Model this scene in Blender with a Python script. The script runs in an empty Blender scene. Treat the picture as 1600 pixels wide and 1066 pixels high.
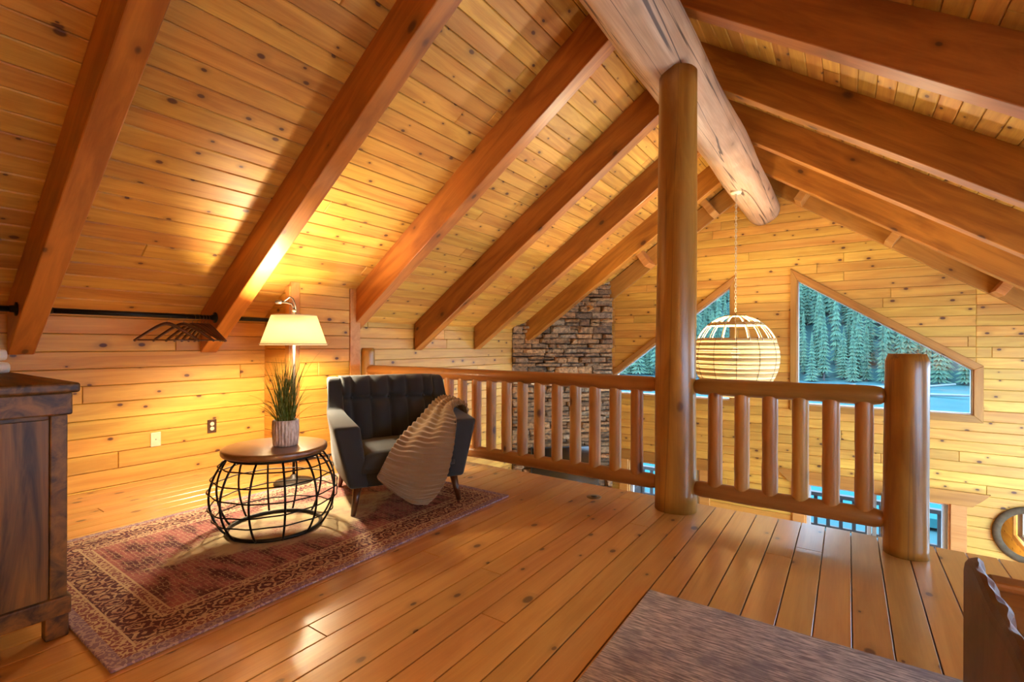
import bpy, math, random
from mathutils import Matrix, Vector
random.seed(7)
S = bpy.context.scene
COL = S.collection
PI = math.pi

# ------------------------------------------------------------------ camera, world, exposure
F, TH, V0, ROLL, H = 757.73, .6058, 537.93, .0034, 1.12
cam = bpy.data.cameras.new('camera'); cam.sensor_width = 36; cam.lens = 36*F/1600
cam.shift_y = (V0-533)/1600; cam.clip_start = .02; cam.clip_end = 2000
co = bpy.data.objects.new('camera', cam); COL.objects.link(co)
co.matrix_world = Matrix.Translation((0, 0, H)) @ Matrix.Rotation(TH, 4, 'Z') @ Matrix.Rotation(PI/2, 4, 'X') @ Matrix.Rotation(ROLL, 4, 'Z')
S.camera = co
W = bpy.data.worlds.new('World'); S.world = W; W.use_nodes = True
wb = W.node_tree.nodes['Background']; wb.inputs[0].default_value = (.52, .73, 1.0, 1); wb.inputs[1].default_value = 10.0
S.view_settings.view_transform = 'Standard'; S.view_settings.look = 'None'
S.view_settings.exposure = 0.88; S.view_settings.gamma = 1; S.view_settings.use_curve_mapping = False
WARM = (1.0, .83, .56)

def point_light(name, loc, power, radius=.06, color=WARM):
    l = bpy.data.lights.new(name, 'POINT'); l.energy = power; l.shadow_soft_size = radius; l.color = color
    o = bpy.data.objects.new(name, l); COL.objects.link(o); o.location = loc
    return o

# ------------------------------------------------------------------ node helpers
class NT:
    def __init__(s, name):
        s.m = bpy.data.materials.new(name); s.m.use_nodes = True; s.t = s.m.node_tree; s.t.nodes.clear()
        s.out = s.t.nodes.new('ShaderNodeOutputMaterial')
    def n(s, typ, ins=None, **kw):
        nd = s.t.nodes.new('ShaderNode'+typ)
        for k, v in kw.items(): setattr(nd, k, v)
        for k, v in (ins or {}).items(): s.set(nd, k, v)
        return nd
    def set(s, nd, k, v):
        i = nd.inputs[k]
        if isinstance(v, bpy.types.NodeSocket): s.t.links.new(v, i)
        elif isinstance(v, bpy.types.Node): s.t.links.new(v.outputs[0], i)
        else: i.default_value = v
    def math(s, op, a, b=None, c=None, clamp=False):
        nd = s.n('Math', {0: a}, operation=op, use_clamp=clamp)
        if b is not None: s.set(nd, 1, b)
        if c is not None: s.set(nd, 2, c)
        return nd.outputs[0]
    def mix(s, f, a, b, blend='MIX'):
        nd = s.n('Mix', data_type='RGBA', blend_type=blend)
        s.set(nd, 0, f); s.set(nd, 6, c4(a)); s.set(nd, 7, c4(b)); return nd.outputs[2]
    def ss(s, x, lo, hi, a=0., b=1.):
        nd = s.n('MapRange', {0: x, 1: lo, 2: hi, 3: a, 4: b}, interpolation_type='SMOOTHSTEP'); return nd.outputs[0]
    def coord(s, scale=(1, 1, 1), rnd=True, src='Object'):
        tc = s.n('TexCoord'); v = tc.outputs[src]
        if rnd:
            r = s.n('ObjectInfo').outputs['Random']
            cx = s.n('CombineXYZ', {0: s.math('MULTIPLY', r, 41.), 1: s.math('MULTIPLY', r, 67.), 2: s.math('MULTIPLY', r, 23.)})
            v = s.n('VectorMath', {0: v, 1: cx}, operation='ADD').outputs[0]
        return s.n('VectorMath', {0: v, 1: scale}, operation='MULTIPLY').outputs[0]
    def noise(s, v, scale=1., detail=4., rough=.55, dist=0.):
        return s.n('TexNoise', {'Vector': v, 'Scale': scale, 'Detail': detail, 'Roughness': rough, 'Distortion': dist}).outputs[0]
    def finish(s, color, rough=.5, bump=None, bstr=.2, bdist=.01, **kw):
        b = s.n('BsdfPrincipled', {'Base Color': c4(color), 'Roughness': rough})
        for k, v in kw.items(): s.set(b, k.replace('_', ' '), v)
        if bump is not None:
            bn = s.n('Bump', {'Height': bump, 'Strength': bstr, 'Distance': bdist}); s.set(b, 'Normal', bn)
        s.t.links.new(b.outputs[0], s.out.inputs[0]); return s.m

def c4(c):
    return (*c, 1) if isinstance(c, (tuple, list)) and len(c) == 3 else c

def wood(name, light, dark, knot=(.10, .03, .008), rough=.45, coat=0., knots=.55, ksize=.1, kscale=6., var=.28, grain=12., fine=.25, bstr=.15, coat_rough=.1, cracks=0., flat=False, coat_ior=1.5):
    t = NT(name)
    v = t.coord((1.1, grain, grain)); g = t.noise(v, 1., 5., .6, .9)
    v2 = t.coord((3., 130., 130.)); g2 = t.noise(v2, 1., 2.)
    c = t.mix(t.ss(g, .3, .72), light, dark)
    c = t.mix(fine, c, t.mix(g2, (.35, .3, .25), (1.25, 1.2, 1.15)), 'MULTIPLY')
    r = t.n('ObjectInfo').outputs['Random']
    hsv = t.n('HueSaturation', {'Hue': t.math('MULTIPLY_ADD', r, .016, .492), 'Saturation': 1., 'Value': t.math('MULTIPLY_ADD', t.math('FRACT', t.math('MULTIPLY', r, 7.31)), var, 1-var*.55), 'Color': c})
    c = hsv.outputs[0]
    kv = t.coord((kscale*.62, kscale, kscale*.02 if flat else kscale))
    kd = t.noise(t.coord((9, 14, 14)), 1., 2.)
    vo = t.n('TexVoronoi', {'Vector': kv, 'Scale': 1.}, voronoi_dimensions='2D' if flat else '3D')
    sep = t.n('SeparateColor', {0: vo.outputs['Color']})
    gate = t.math('LESS_THAN', sep.outputs[0], knots)
    size = t.math('MULTIPLY_ADD', sep.outputs[1], 1.0, .4)
    dd = t.math('ADD', t.math('DIVIDE', vo.outputs['Distance'], size), t.math('MULTIPLY_ADD', kd, .05, -.025))
    km = t.math('MULTIPLY', gate, t.ss(dd, ksize*1.15, ksize*.6))
    hm = t.math('MULTIPLY', gate, t.ss(dd, ksize*3.2, ksize*.8, 0., .45))
    c = t.mix(hm, c, tuple(x*.55 for x in dark)); c = t.mix(km, c, knot)
    if cracks > 0:
        cv = t.coord((.13, 6., 6.)); cn = t.noise(cv, 1., 3., .5, .6)
        cm = t.ss(t.math('ABSOLUTE', t.math('SUBTRACT', cn, .5)), .012, .003, 0., cracks); c = t.mix(cm, c, (.05, .02, .01))
    return t.finish(c, rough, bump=g, bstr=bstr, bdist=.004, Coat_Weight=coat, Coat_Roughness=coat_rough, Coat_IOR=coat_ior)

M = {}
M['pine_ceiling'] = wood('pine_ceiling', (.61, .325, .054), (.42, .18, .025), rough=.55, coat=.04, coat_rough=.3, ksize=.072, knots=.55, flat=True)
M['pine_wall'] = wood('pine_wall', (.69, .385, .066), (.53, .245, .035), rough=.5, coat=.05, coat_rough=.3, knots=.5, ksize=.075, flat=True)
M['pine_floor'] = wood('pine_floor', (.65, .335, .092), (.52, .225, .050), rough=.32, coat=1., coat_rough=.25, coat_ior=1.8, knots=.3, ksize=.09, var=.2, bstr=.06, flat=True)
M['rafter'] = wood('rafter_wood', (.49, .185, .025), (.28, .088, .010), rough=.42, coat=.15, coat_rough=.3, knots=.75, kscale=4.5, ksize=.11, var=.12, grain=9.)
M['trim'] = wood('trim_wood', (.43, .20, .036), (.32, .135, .022), rough=.42, knots=.25, var=.2)
M['trim_light'] = wood('trim_light_wood', (.60, .28, .075), (.48, .19, .04), rough=.42, knots=.25, var=.15)
M['log'] = wood('peeled_log', (.60, .41, .25), (.48, .29, .15), rough=.5, coat=.2, coat_rough=.3, knots=.7, kscale=5., ksize=.15, var=.05, bstr=.6, cracks=.9, fine=.6)
M['post'] = wood('post_log', (.43, .20, .028), (.26, .105, .014), rough=.36, coat=.3, coat_rough=.2, knots=.22, kscale=4., var=.05, bstr=.3, cracks=.35, grain=7.)
M['rail'] = wood('rail_wood', (.36, .155, .028), (.26, .10, .017), rough=.4, coat=.25, coat_rough=.2, knots=.7, kscale=6., ksize=.12, var=.1)
M['baluster'] = wood('baluster_wood', (.52, .245, .052), (.38, .155, .028), rough=.42, coat=.15, knots=.8, kscale=6., ksize=.13, var=.25)
M['dresser'] = wood('dresser_wood', (.22, .095, .014), (.022, .007, .002), rough=.5, coat=.0, coat_rough=.3, knots=0., var=.02, grain=13., fine=.3)
M['walnut'] = wood('walnut', (.11, .032, .010), (.06, .016, .005), rough=.35, coat=.3, knots=0., var=.05)
M['table_top'] = wood('table_top_wood', (.30, .13, .042), (.17, .065, .02), rough=.3, coat=.4, coat_rough=.2, knots=0., var=.02, grain=8.)
M['hanger'] = wood('hanger_wood', (.09, .022, .006), (.05, .012, .004), rough=.35, coat=.3, knots=0., var=.1)
M['live_edge'] = wood('live_edge_wood', (.15, .055, .022), (.075, .022, .008), rough=.5, coat=.1, coat_rough=.3, knots=.15, var=.02, grain=6.)
M['bed_plank'] = wood('bed_plank_wood', (.30, .12, .024), (.19, .065, .012), rough=.5, knots=.3, var=.1)
M['deck_wood'] = wood('deck_wood', (.020, .014, .012), (.010, .007, .006), rough=.7, knots=.1, var=.1)

def plain(name, col, rough=.5, metal=0., nscale=30., namt=.15, bstr=.0, **kw):
    t = NT(name); n = t.noise(t.coord((1, 1, 1), rnd=False), nscale, 3.)
    c = t.mix(n, tuple(x*(1-namt) for x in col), tuple(min(1, x*(1+namt)) for x in col))
    return t.finish(c, rough, bump=n if bstr else None, bstr=bstr, bdist=.003, Metallic=metal, **kw)
M['backing'] = plain('dark_gap', (.10, .040, .010), .9)
M['black_metal'] = plain('black_metal', (.010, .009, .008), .42, .6)
M['bronze'] = plain('aged_bronze', (.022, .012, .006), .5, .3)
M['white_plastic'] = plain('white_plastic', (.62, .55, .38), .4)
M['brown_plastic'] = plain('brown_plastic', (.06, .025, .01), .35)
M['towel'] = plain('towel_terry', (.85, .82, .74), .95, nscale=300., bstr=.5)
M['white_frame'] = plain('white_vinyl', (.42, .45, .48), .4)
M['tv'] = plain('black_screen', (.004, .004, .005), .06, namt=.02)
M['black'] = plain('black_casing', (.008, .008, .008), .35)
M['mattress'] = plain('dark_cloth', (.02, .018, .018), .9, nscale=200., bstr=.3)
M['curtain'] = plain('sheer_curtain', (.62, .50, .40), .9)
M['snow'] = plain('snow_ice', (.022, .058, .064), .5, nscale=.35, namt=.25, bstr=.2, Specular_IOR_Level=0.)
M['bounce_snow'] = plain('bounce_snow', (.78, .80, .84), .8, nscale=.5, namt=.1)  # kept brighter than the ground ahead, so it reflects daylight indoors
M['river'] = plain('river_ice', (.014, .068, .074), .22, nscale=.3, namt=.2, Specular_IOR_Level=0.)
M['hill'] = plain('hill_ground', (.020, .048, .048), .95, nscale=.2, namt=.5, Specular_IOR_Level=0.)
M['trunk'] = plain('trunk_bark', (.05, .05, .05), .9, Specular_IOR_Level=0.)
M['fallen'] = plain('weathered_logs', (.09, .11, .12), .85, Specular_IOR_Level=0.)
M['mortar'] = plain('mortar', (.035, .026, .018), .95)
M['rustic'] = plain('rustic_frame', (.10, .065, .035), .8, nscale=25., namt=.5, bstr=.5, Specular_IOR_Level=.1)
M['brass'] = plain('brass_plate', (.22, .17, .10), .3, .9)
M['bulb_glass'] = plain('lamp_ceramic', (.5, .4, .25), .4)

def fabric(name, col, rough=.85, sheen=.4, scale=420.):
    t = NT(name); v = t.coord((1, 1, 1), rnd=False); n = t.noise(v, scale, 2.); n2 = t.noise(v, 6., 3.)
    c = t.mix(n2, tuple(x*.8 for x in col), tuple(x*1.15 for x in col)); c = t.mix(t.math('MULTIPLY', n, .4), c, tuple(x*.45 for x in col))
    return t.finish(c, rough, bump=n, bstr=.3, bdist=.002, Sheen_Weight=sheen, Sheen_Roughness=.5)
M['chair'] = fabric('charcoal_upholstery', (.020, .024, .027), sheen=.2)
M['blanket'] = fabric('brown_knit', (.29, .18, .085), .95, .3, 300.)

def foliage(name, a, b, scale=1.5, rnd=True):
    t = NT(name); n = t.noise(t.coord((1, 1, 1), rnd=rnd), scale, 3.)
    r = t.n('ObjectInfo').outputs['Random']
    c = t.mix(t.ss(n, .3, .7), a, b)
    c = t.n('HueSaturation', {'Value': t.math('MULTIPLY_ADD', r, .4, .8), 'Color': c}).outputs[0]
    return t.finish(c, .85, Specular_IOR_Level=.0)
M['spruce'] = foliage('spruce_needles', (.030, .066, .052), (.056, .106, .068))
M['grass'] = foliage('grass_blades', (.09, .15, .03), (.30, .36, .11), 40., False)

def stone_mat():
    t = NT('ledge_stone'); r = t.n('ObjectInfo').outputs['Random']
    ra = t.n('ValToRGB', {0: r}); cr = ra.color_ramp
    cr.elements[0].color = (.115, .075, .042, 1); cr.elements[1].color = (.20, .125, .06, 1)
    for p, c in ((.2, (.24, .16, .085)), (.4, (.085, .065, .045)), (.55, (.30, .19, .095)), (.7, (.15, .10, .06)), (.85, (.21, .17, .12))):
        e = cr.elements.new(p); e.color = (*c, 1)
    v = t.coord((1, 1, 1)); n = t.noise(v, 18., 5., .65); 
    c = t.mix(.75, ra.outputs[0], t.mix(t.ss(n, .3, .7), (.40, .30, .20), (2.5, 1.95, 1.35)), 'MULTIPLY')
    return t.finish(c, .85, bump=n, bstr=.6, bdist=.012)
M['stone'] = stone_mat()

def glass_mat():
    t = NT('window_glass'); fr = t.n('Fresnel', {0: 1.45})
    tr = t.n('BsdfTransparent', {0: (.90, .96, .97, 1)}); gl = t.n('BsdfGlossy', {0: (1, 1, 1, 1), 1: .01})
    m = t.n('MixShader', {0: fr.outputs[0], 1: tr.outputs[0], 2: gl.outputs[0]}); t.t.links.new(m.outputs[0], t.out.inputs[0]); return t.m
M['glass'] = glass_mat()
def mirror_mat():
    t = NT('mirror_silver'); gl = t.n('BsdfGlossy', {0: (.93, .93, .92, 1), 1: .01}); t.t.links.new(gl.outputs[0], t.out.inputs[0]); return t.m
M['mirror'] = mirror_mat()
def shade_mat(name, col, emit, transl=.45, weave=160.):
    t = NT(name); n = t.noise(t.coord((1, 1, 1), rnd=False), weave, 3.)
    c = t.mix(n, tuple(x*.82 for x in col), col)
    d = t.n('BsdfDiffuse', {0: c}); tr = t.n('BsdfTranslucent', {0: c}); m = t.n('MixShader', {0: transl, 1: d.outputs[0], 2: tr.outputs[0]})
    e = t.n('Emission', {0: t.mix(n, (1., .62, .20), (1., .72, .30)), 1: emit}); a = t.n('AddShader', {0: m.outputs[0], 1: e.outputs[0]})
    t.t.links.new(a.outputs[0], t.out.inputs[0]); return t.m
M['shade'] = shade_mat('linen_shade', (.78, .68, .48), .20, .22)
M['cane'] = shade_mat('woven_cane', (.55, .36, .15), .03, .05, 60.)
M['cane_lit'] = shade_mat('thin_woven_cane', (.72, .58, .36), .30, .14, 60.)
M['cane_white'] = plain('pale_bamboo', (.62, .52, .34), .5)
def emit_mat(name, col, st):
    t = NT(name); e = t.n('Emission', {0: c4(col), 1: st}); t.t.links.new(e.outputs[0], t.out.inputs[0]); return t.m
M['bulb'] = emit_mat('bulb_glow', (1., .75, .42), 8.)

def rug_mat():
    t = NT('persian_rug'); tc = t.n('TexCoord').outputs['Object']
    x, y, _ = t.n('SeparateXYZ', {0: tc}).outputs
    jn = t.n('TexNoise', {'Vector': tc, 'Scale': 34., 'Detail': 3.}).outputs['Color']
    jt = t.n('VectorMath', {0: tc, 1: t.n('VectorMath', {0: jn, 1: (.055, .055, 0.)}, operation='MULTIPLY').outputs[0]}, operation='ADD').outputs[0]
    ax = t.math('SUBTRACT', .775, t.math('ABSOLUTE', x)); ay = t.math('SUBTRACT', 1.17, t.math('ABSOLUTE', y))
    d = t.math('MINIMUM', ax, ay)
    wear = t.noise(t.coord((30, 9, 1), rnd=False), 1., 5., .7); wear2 = t.noise(tc, 3.2, 4., .6)
    def band(lo, hi): return t.math('MULTIPLY', t.math('GREATER_THAN', d, lo), t.math('LESS_THAN', d, hi))
    mar, rose, beige, mauve, dk = (.085, .016, .024), (.34, .11, .10), (.52, .37, .22), (.22, .13, .19), (.045, .012, .018)
    # motifs
    vo = t.n('TexVoronoi', {'Vector': t.n('VectorMath', {0: jt, 1: (11., 11., 1.)}, operation='MULTIPLY').outputs[0], 'Scale': 1., 'Randomness': .25})
    rings = t.math('GREATER_THAN', t.math('SINE', t.math('MULTIPLY', t.math('ADD', vo.outputs['Distance'], t.math('MULTIPLY', wear, .16)), 26.)), .15)
    vo2 = t.n('TexVoronoi', {'Vector': jt, 'Scale': 26., 'Randomness': .5})
    small = t.math('GREATER_THAN', t.math('SINE', t.math('MULTIPLY', t.math('ADD', vo2.outputs['Distance'], t.math('MULTIPLY', wear, .2)), 15.)), .2)
    ch = t.n('TexBrick', {'Vector': t.n('VectorMath', {0: tc, 1: t.n('CombineXYZ', {0: t.math('MULTIPLY', wear2, .06), 1: t.math('MULTIPLY', wear, .05)})}, operation='ADD').outputs[0], 'Scale': 9., 'Mortar Size': .014, 'Brick Width': .42, 'Row Height': .2, 'Color1': (0, 0, 0, 1), 'Color2': (.25, .25, .25, 1), 'Mortar': (1, 1, 1, 1)})
    dash = t.math('MULTIPLY', t.ss(t.n('SeparateColor', {0: ch.outputs[0]}).outputs[0], .3, .6), t.math('GREATER_THAN', wear, .44))
    field = t.mix(t.ss(t.noise(t.coord((5, 14, 1), rnd=False), 1., 4.), .42, .62), rose, mar)
    field = t.mix(t.math('MULTIPLY', dash, .85), field, beige)
    # worn pale medallion
    ex = t.math('DIVIDE', x, .50); ey = t.math('DIVIDE', y, .92)
    r = t.math('ADD', t.math('ADD', t.math('ABSOLUTE', ex), t.math('ABSOLUTE', ey)), t.math('MULTIPLY_ADD', wear, .7, -.35))
    med = t.ss(r, .92, .74); pale = t.mix(t.ss(wear2, .45, .6), (.52, .40, .22), (.44, .30, .20))
    pale = t.mix(t.math('MULTIPLY', small, t.ss(wear2, .52, .62, 0., .7)), pale, (.32, .10, .075))
    field = t.mix(med, field, pale)
    c = field
    main = t.mix(rings, mar, t.mix(t.ss(wear, .4, .6), (.36, .17, .11), beige)); motif = t.mix(small, t.mix(.5, mar, rose), beige)
    c = t.mix(band(.235, .275), c, motif); c = t.mix(band(.10, .235), c, main); c = t.mix(band(.045, .10), c, motif)
    for a, b in ((.231, .239), (.096, .104), (.273, .281)): c = t.mix(band(a, b), c, beige)
    c = t.mix(t.math('LESS_THAN', d, .045), c, t.mix(small, mauve, (.40, .28, .27)))
    c = t.mix(t.ss(wear, .56, .75, 0., .55), c, (.42, .30, .22)); c = t.mix(t.ss(wear, .40, .28, 0., .6), c, dk)
    fz = t.noise(tc, 350., 2.)
    return t.finish(c, .95, bump=fz, bstr=.5, bdist=.004)
M['rug'] = rug_mat()
def gray_rug():
    t = NT('grey_rug'); n = t.noise(t.coord((14, 120, 1), rnd=False), 1., 4., .6); n2 = t.noise(t.coord((1, 1, 1), rnd=False), 4.5, 5., .65)
    c = t.mix(t.ss(n, .36, .66), (.25, .215, .20), (.72, .62, .54)); c = t.mix(t.ss(n2, .55, .36, 0., .65), c, (.21, .19, .215))
    return t.finish(c, .95, bump=n, bstr=.4, bdist=.004)
M['grey_rug'] = gray_rug()
def pot_mat():
    t = NT('ribbed_pot'); n = t.noise(t.coord((1, 1, .3), rnd=False), 60., 3.); c = t.mix(t.ss(n, .35, .65), (.42, .37, .31), (.80, .75, .68)); return t.finish(c, .7, bump=n, bstr=.3, bdist=.003)
M['pot'] = pot_mat()

# ------------------------------------------------------------------ mesh helpers
class MB:
    def __init__(s): s.v = []; s.f = []
    def add(s, v, f):
        o = len(s.v); s.v += [tuple(p) for p in v]; s.f += [tuple(i+o for i in q) for q in f]; return s
    def box(s, a, b):
        (x0, y0, z0), (x1, y1, z1) = a, b
        return s.add([(x0, y0, z0), (x1, y0, z0), (x1, y1, z0), (x0, y1, z0), (x0, y0, z1), (x1, y0, z1), (x1, y1, z1), (x0, y1, z1)],
                     [(3, 2, 1, 0), (4, 5, 6, 7), (0, 1, 5, 4), (1, 2, 6, 5), (2, 3, 7, 6), (3, 0, 4, 7)])
    def tube(s, pts, r, seg=10, closed=False):
        pts = [Vector(p) for p in pts]; n = len(pts); rr = r if isinstance(r, (list, tuple)) else [r]*n
        up = None; rings = []
        for i, p in enumerate(pts):
            if closed: d = pts[(i+1) % n]-pts[i-1]
            else: d = pts[min(i+1, n-1)]-pts[max(i-1, 0)]
            d.normalize()
            if up is None:
                up = Vector((0, 0, 1)) if abs(d.z) < .9 else Vector((1, 0, 0))
            a = (up-d*up.dot(d)).normalized(); b = d.cross(a); up = a
            rings.append([p+(a*math.cos(2*PI*k/seg)+b*math.sin(2*PI*k/seg))*rr[i] for k in range(seg)])
        v = [q for R_ in rings for q in R_]; f = []
        for i in range(n if closed else n-1):
            j = (i+1) % n
            for k in range(seg): f.append((i*seg+k, i*seg+(k+1) % seg, j*seg+(k+1) % seg, j*seg+k))
        if not closed:
            f.append(tuple(range(seg))[::-1]); f.append(tuple((n-1)*seg+k for k in range(seg)))
        return s.add(v, f)
    def lathe(s, prof, seg=32, c=(0, 0, 0), cap=True):
        v = []; f = []
        for r, z in prof:
            for k in range(seg): v.append((c[0]+r*math.cos(2*PI*k/seg), c[1]+r*math.sin(2*PI*k/seg), c[2]+z))
        for i in range(len(prof)-1):
            for k in range(seg): f.append((i*seg+k, i*seg+(k+1) % seg, (i+1)*seg+(k+1) % seg, (i+1)*seg+k))
        if cap:
            f.append(tuple(range(seg))[::-1]); f.append(tuple((len(prof)-1)*seg+k for k in range(seg)))
        return s.add(v, f)
    def prism(s, poly, z0, z1, ch=0.):
        n = len(poly); inner = inset(poly, ch) if ch else poly
        v = [(x, y, z0) for x, y in poly]
        f = [tuple(range(n))[::-1]]
        if ch:
            v += [(x, y, z1-ch) for x, y in poly]+[(x, y, z1) for x, y in inner]
            for l in (0, 1):
                for i in range(n): j = (i+1) % n; f.append((l*n+i, l*n+j, (l+1)*n+j, (l+1)*n+i))
            f.append(tuple(2*n+i for i in range(n)))
        else:
            v += [(x, y, z1) for x, y in poly]
            for i in range(n): j = (i+1) % n; f.append((i, j, n+j, n+i))
            f.append(tuple(n+i for i in range(n)))
        return s.add(v, f)
    def mesh(s, name, mat, smooth=False):
        m = bpy.data.meshes.new(name); m.from_pydata(s.v, [], s.f); m.update()
        if mat: m.materials.append(M[mat] if isinstance(mat, str) else mat)
        if smooth: m.polygons.foreach_set('use_smooth', [True]*len(m.polygons))
        return m
    def build(s, name, mat, parent=None, smooth=False, mw=None, bevel=0., seg=2, subsurf=0, auto=None):
        o = bpy.data.objects.new(name, s.mesh(name, mat, smooth)); COL.objects.link(o)
        if mw is not None: o.matrix_basis = mw
        if parent: o.parent = parent
        if bevel:
            b = o.modifiers.new('bevel', 'BEVEL'); b.width = bevel; b.segments = seg; b.limit_method = 'ANGLE'; b.angle_limit = math.radians(28)
        if subsurf:
            q = o.modifiers.new('sub', 'SUBSURF'); q.levels = q.render_levels = subsurf
        return o

def inset(poly, d):
    n = len(poly); out = []
    for i in range(n):
        p0, p1, p2 = Vector(poly[i-1]), Vector(poly[i]), Vector(poly[(i+1) % n])
        e1 = (p1-p0).normalized(); e2 = (p2-p1).normalized(); n1 = Vector((-e1.y, e1.x)); n2 = Vector((-e2.y, e2.x))
        k = 1+n1.dot(n2); out.append(tuple(p1+(n1+n2)*(d/max(k, .25))))
    return out
def clip(poly, a, b, c):           # keep a*x+b*y <= c
    out = []; n = len(poly)
    for i in range(n):
        p, q = poly[i], poly[(i+1) % n]; dp = a*p[0]+b*p[1]-c; dq = a*q[0]+b*q[1]-c
        if dp <= 1e-9: out.append(p)
        if (dp < -1e-9 and dq > 1e-9) or (dp > 1e-9 and dq < -1e-9):
            s = dp/(dp-dq); out.append((p[0]+(q[0]-p[0])*s, p[1]+(q[1]-p[1])*s))
    res = []
    for p in out:
        if not res or (abs(p[0]-res[-1][0])+abs(p[1]-res[-1][1])) > 1e-4: res.append(p)
    if len(res) > 1 and abs(res[0][0]-res[-1][0])+abs(res[0][1]-res[-1][1]) < 1e-4: res.pop()
    return res
def area(p): return .5*sum(p[i][0]*p[(i+1) % len(p)][1]-p[(i+1) % len(p)][0]*p[i][1] for i in range(len(p)))
def subtract(poly, hole):          # convex minus convex (hole CCW); vertical edges first
    es = [(hole[i], hole[(i+1) % len(hole)]) for i in range(len(hole))]
    es.sort(key=lambda e: -abs(e[1][1]-e[0][1])/math.hypot(e[1][0]-e[0][0], e[1][1]-e[0][1]))
    cur = poly; out = []
    for (x0, y0), (x1, y1) in es:
        a, b = (y1-y0), -(x1-x0); L = math.hypot(a, b); a /= L; b /= L; c = a*x0+b*y0    # outside is a*x+b*y > c
        o = clip(cur, -a, -b, -c)
        if len(o) >= 3 and area(o) > 1e-5: out.append(o)
        cur = clip(cur, a, b, c)
        if len(cur) < 3 or area(cur) < 1e-6: break
    return out
def meets(p, h):
    for i in range(len(h)):
        (x0, y0), (x1, y1) = h[i], h[(i+1) % len(h)]; a, b = (y1-y0), -(x1-x0)
        p = clip(p, a, b, a*x0+b*y0)
        if len(p) < 3: return False
    return area(p) > 1e-5
def tag(o, label=None, cat=None, group=None, kind=None):
    if label: o['label'] = label
    if cat: o['category'] = cat
    if group: o['group'] = group
    if kind: o['kind'] = kind
    return o
def empty(name, loc=(0, 0, 0), rz=0.):
    o = bpy.data.objects.new(name, None); COL.objects.link(o); o.location = loc; o.rotation_euler = (0, 0, rz); o.empty_display_size = .1; return o
def frame(o, x, y, z):
    m = Matrix.Identity(4)
    for i in range(3): m[i][0] = x[i]; m[i][1] = y[i]; m[i][2] = z[i]; m[i][3] = o[i]
    return m
CACHE = {}
def board(name, poly, thick, ch, mw, mat, parent):
    """one plank; polygon in the local plane, shared mesh when it is a plain rectangle"""
    x0 = min(p[0] for p in poly); y0 = min(p[1] for p in poly)
    loc = [(p[0]-x0, p[1]-y0) for p in poly]; key = (mat, thick, tuple((round(a, 3), round(b, 3)) for a, b in loc))
    if key not in CACHE: CACHE[key] = MB().prism(loc, 0, thick, ch).mesh(name, mat)
    o = bpy.data.objects.new(name, CACHE[key]); COL.objects.link(o); o.matrix_basis = parent.matrix_basis.inverted() @ mw @ Matrix.Translation((x0, y0, 0)); o.parent = parent
    return o
def plank_field(parent, mw, region, w, mat, name='board', thick=.02, ch=.005, seg=(1.6, 3.6), holes=(), y0=None, gap=.0015, joined=False, ylim=None, seed=1):
    rnd = random.Random(seed); ys = [p[1] for p in region]; xs = [p[0] for p in region]
    y = min(ys) if y0 is None else y0; mb = MB()
    while y < max(ys)-1e-4:
        s = clip(clip(region, 0, -1, -(y+gap)), 0, 1, y+w-gap); pieces = [s] if len(s) >= 3 and area(s) > 1e-4 else []
        for h in holes:
            nx = []
            for p in pieces: nx += subtract(p, h) if meets(p, h) else [p]
            pieces = nx
        cuts = []; x = min(xs)-rnd.uniform(0, seg[1])
        while x < max(xs): x += rnd.choice([seg[0], (seg[0]+seg[1])/2, seg[1]])*rnd.uniform(.85, 1.15); cuts.append(x)
        for p in pieces:
            rest = p
            for cx in cuts+[1e9]:
                a = clip(rest, 1, 0, cx-gap*.7); rest = clip(rest, -1, 0, -(cx+gap*.7))
                if len(a) >= 3 and area(a) > 4e-4:
                    if joined or (ylim is not None and y < ylim): mb.prism(a, 0, thick, ch)
                    else: board(name, a, thick, ch, mw, mat, parent)
                if len(rest) < 3 or area(rest) < 4e-4: break
        y += w
    if mb.v:
        o = mb.build(name+'_field', mat, parent, mw=parent.matrix_basis.inverted() @ mw); o['kind'] = 'stuff'
def backing(name, mw, region, holes=(), t=.14, mat='backing'):
    pieces = [region]
    for h in holes:
        nx = []
        for p in pieces: nx += subtract(p, h)
        pieces = nx
    mb = MB()
    for p in pieces: mb.prism(p, -t, 0)
    return tag(mb.build(name, mat, mw=mw), kind='structure')

# ------------------------------------------------------------------ main dimensions
XR, T = -1.13, .6967
ZNB = 4.287                      # rafter underside: z = ZNB + T*X on the left slope
ZC = ZNB+.355                    # ceiling boards: z = ZC + T*X
XW, XE = -4.69, 2*XR+4.69        # left and right wall
YG, YB, YE = 8.05, -2.2, 3.56    # gable wall, wall behind camera, loft edge
ZL = -2.75                       # lower floor
ZRIDGE = ZC+T*XR
CS = 1/math.hypot(1, T); SN = T*CS
def zroof(x): return ZC+T*x if x < XR else ZC+T*(2*XR-x)
BW = .131

# ---- loft floor
fm = frame((0, 0, 0), (0, 1, 0), (-1, 0, 0), (0, 0, 1))       # local x = Y, local y = -X
floor = tag(MB().box((XW, YB, -.26), (XE, YE-.01, -.022)).build('floor', 'trim'), kind='structure')
plank_field(floor, frame((0, 0, -.022), (0, 1, 0), (-1, 0, 0), (0, 0, 1)), [(YB, -XE), (YE, -XE), (YE, -XW), (YB, -XW)], .127, 'pine_floor', 'floor_board', .022, .001, (2.9, 5.0), gap=.0027, seed=3)
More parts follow.
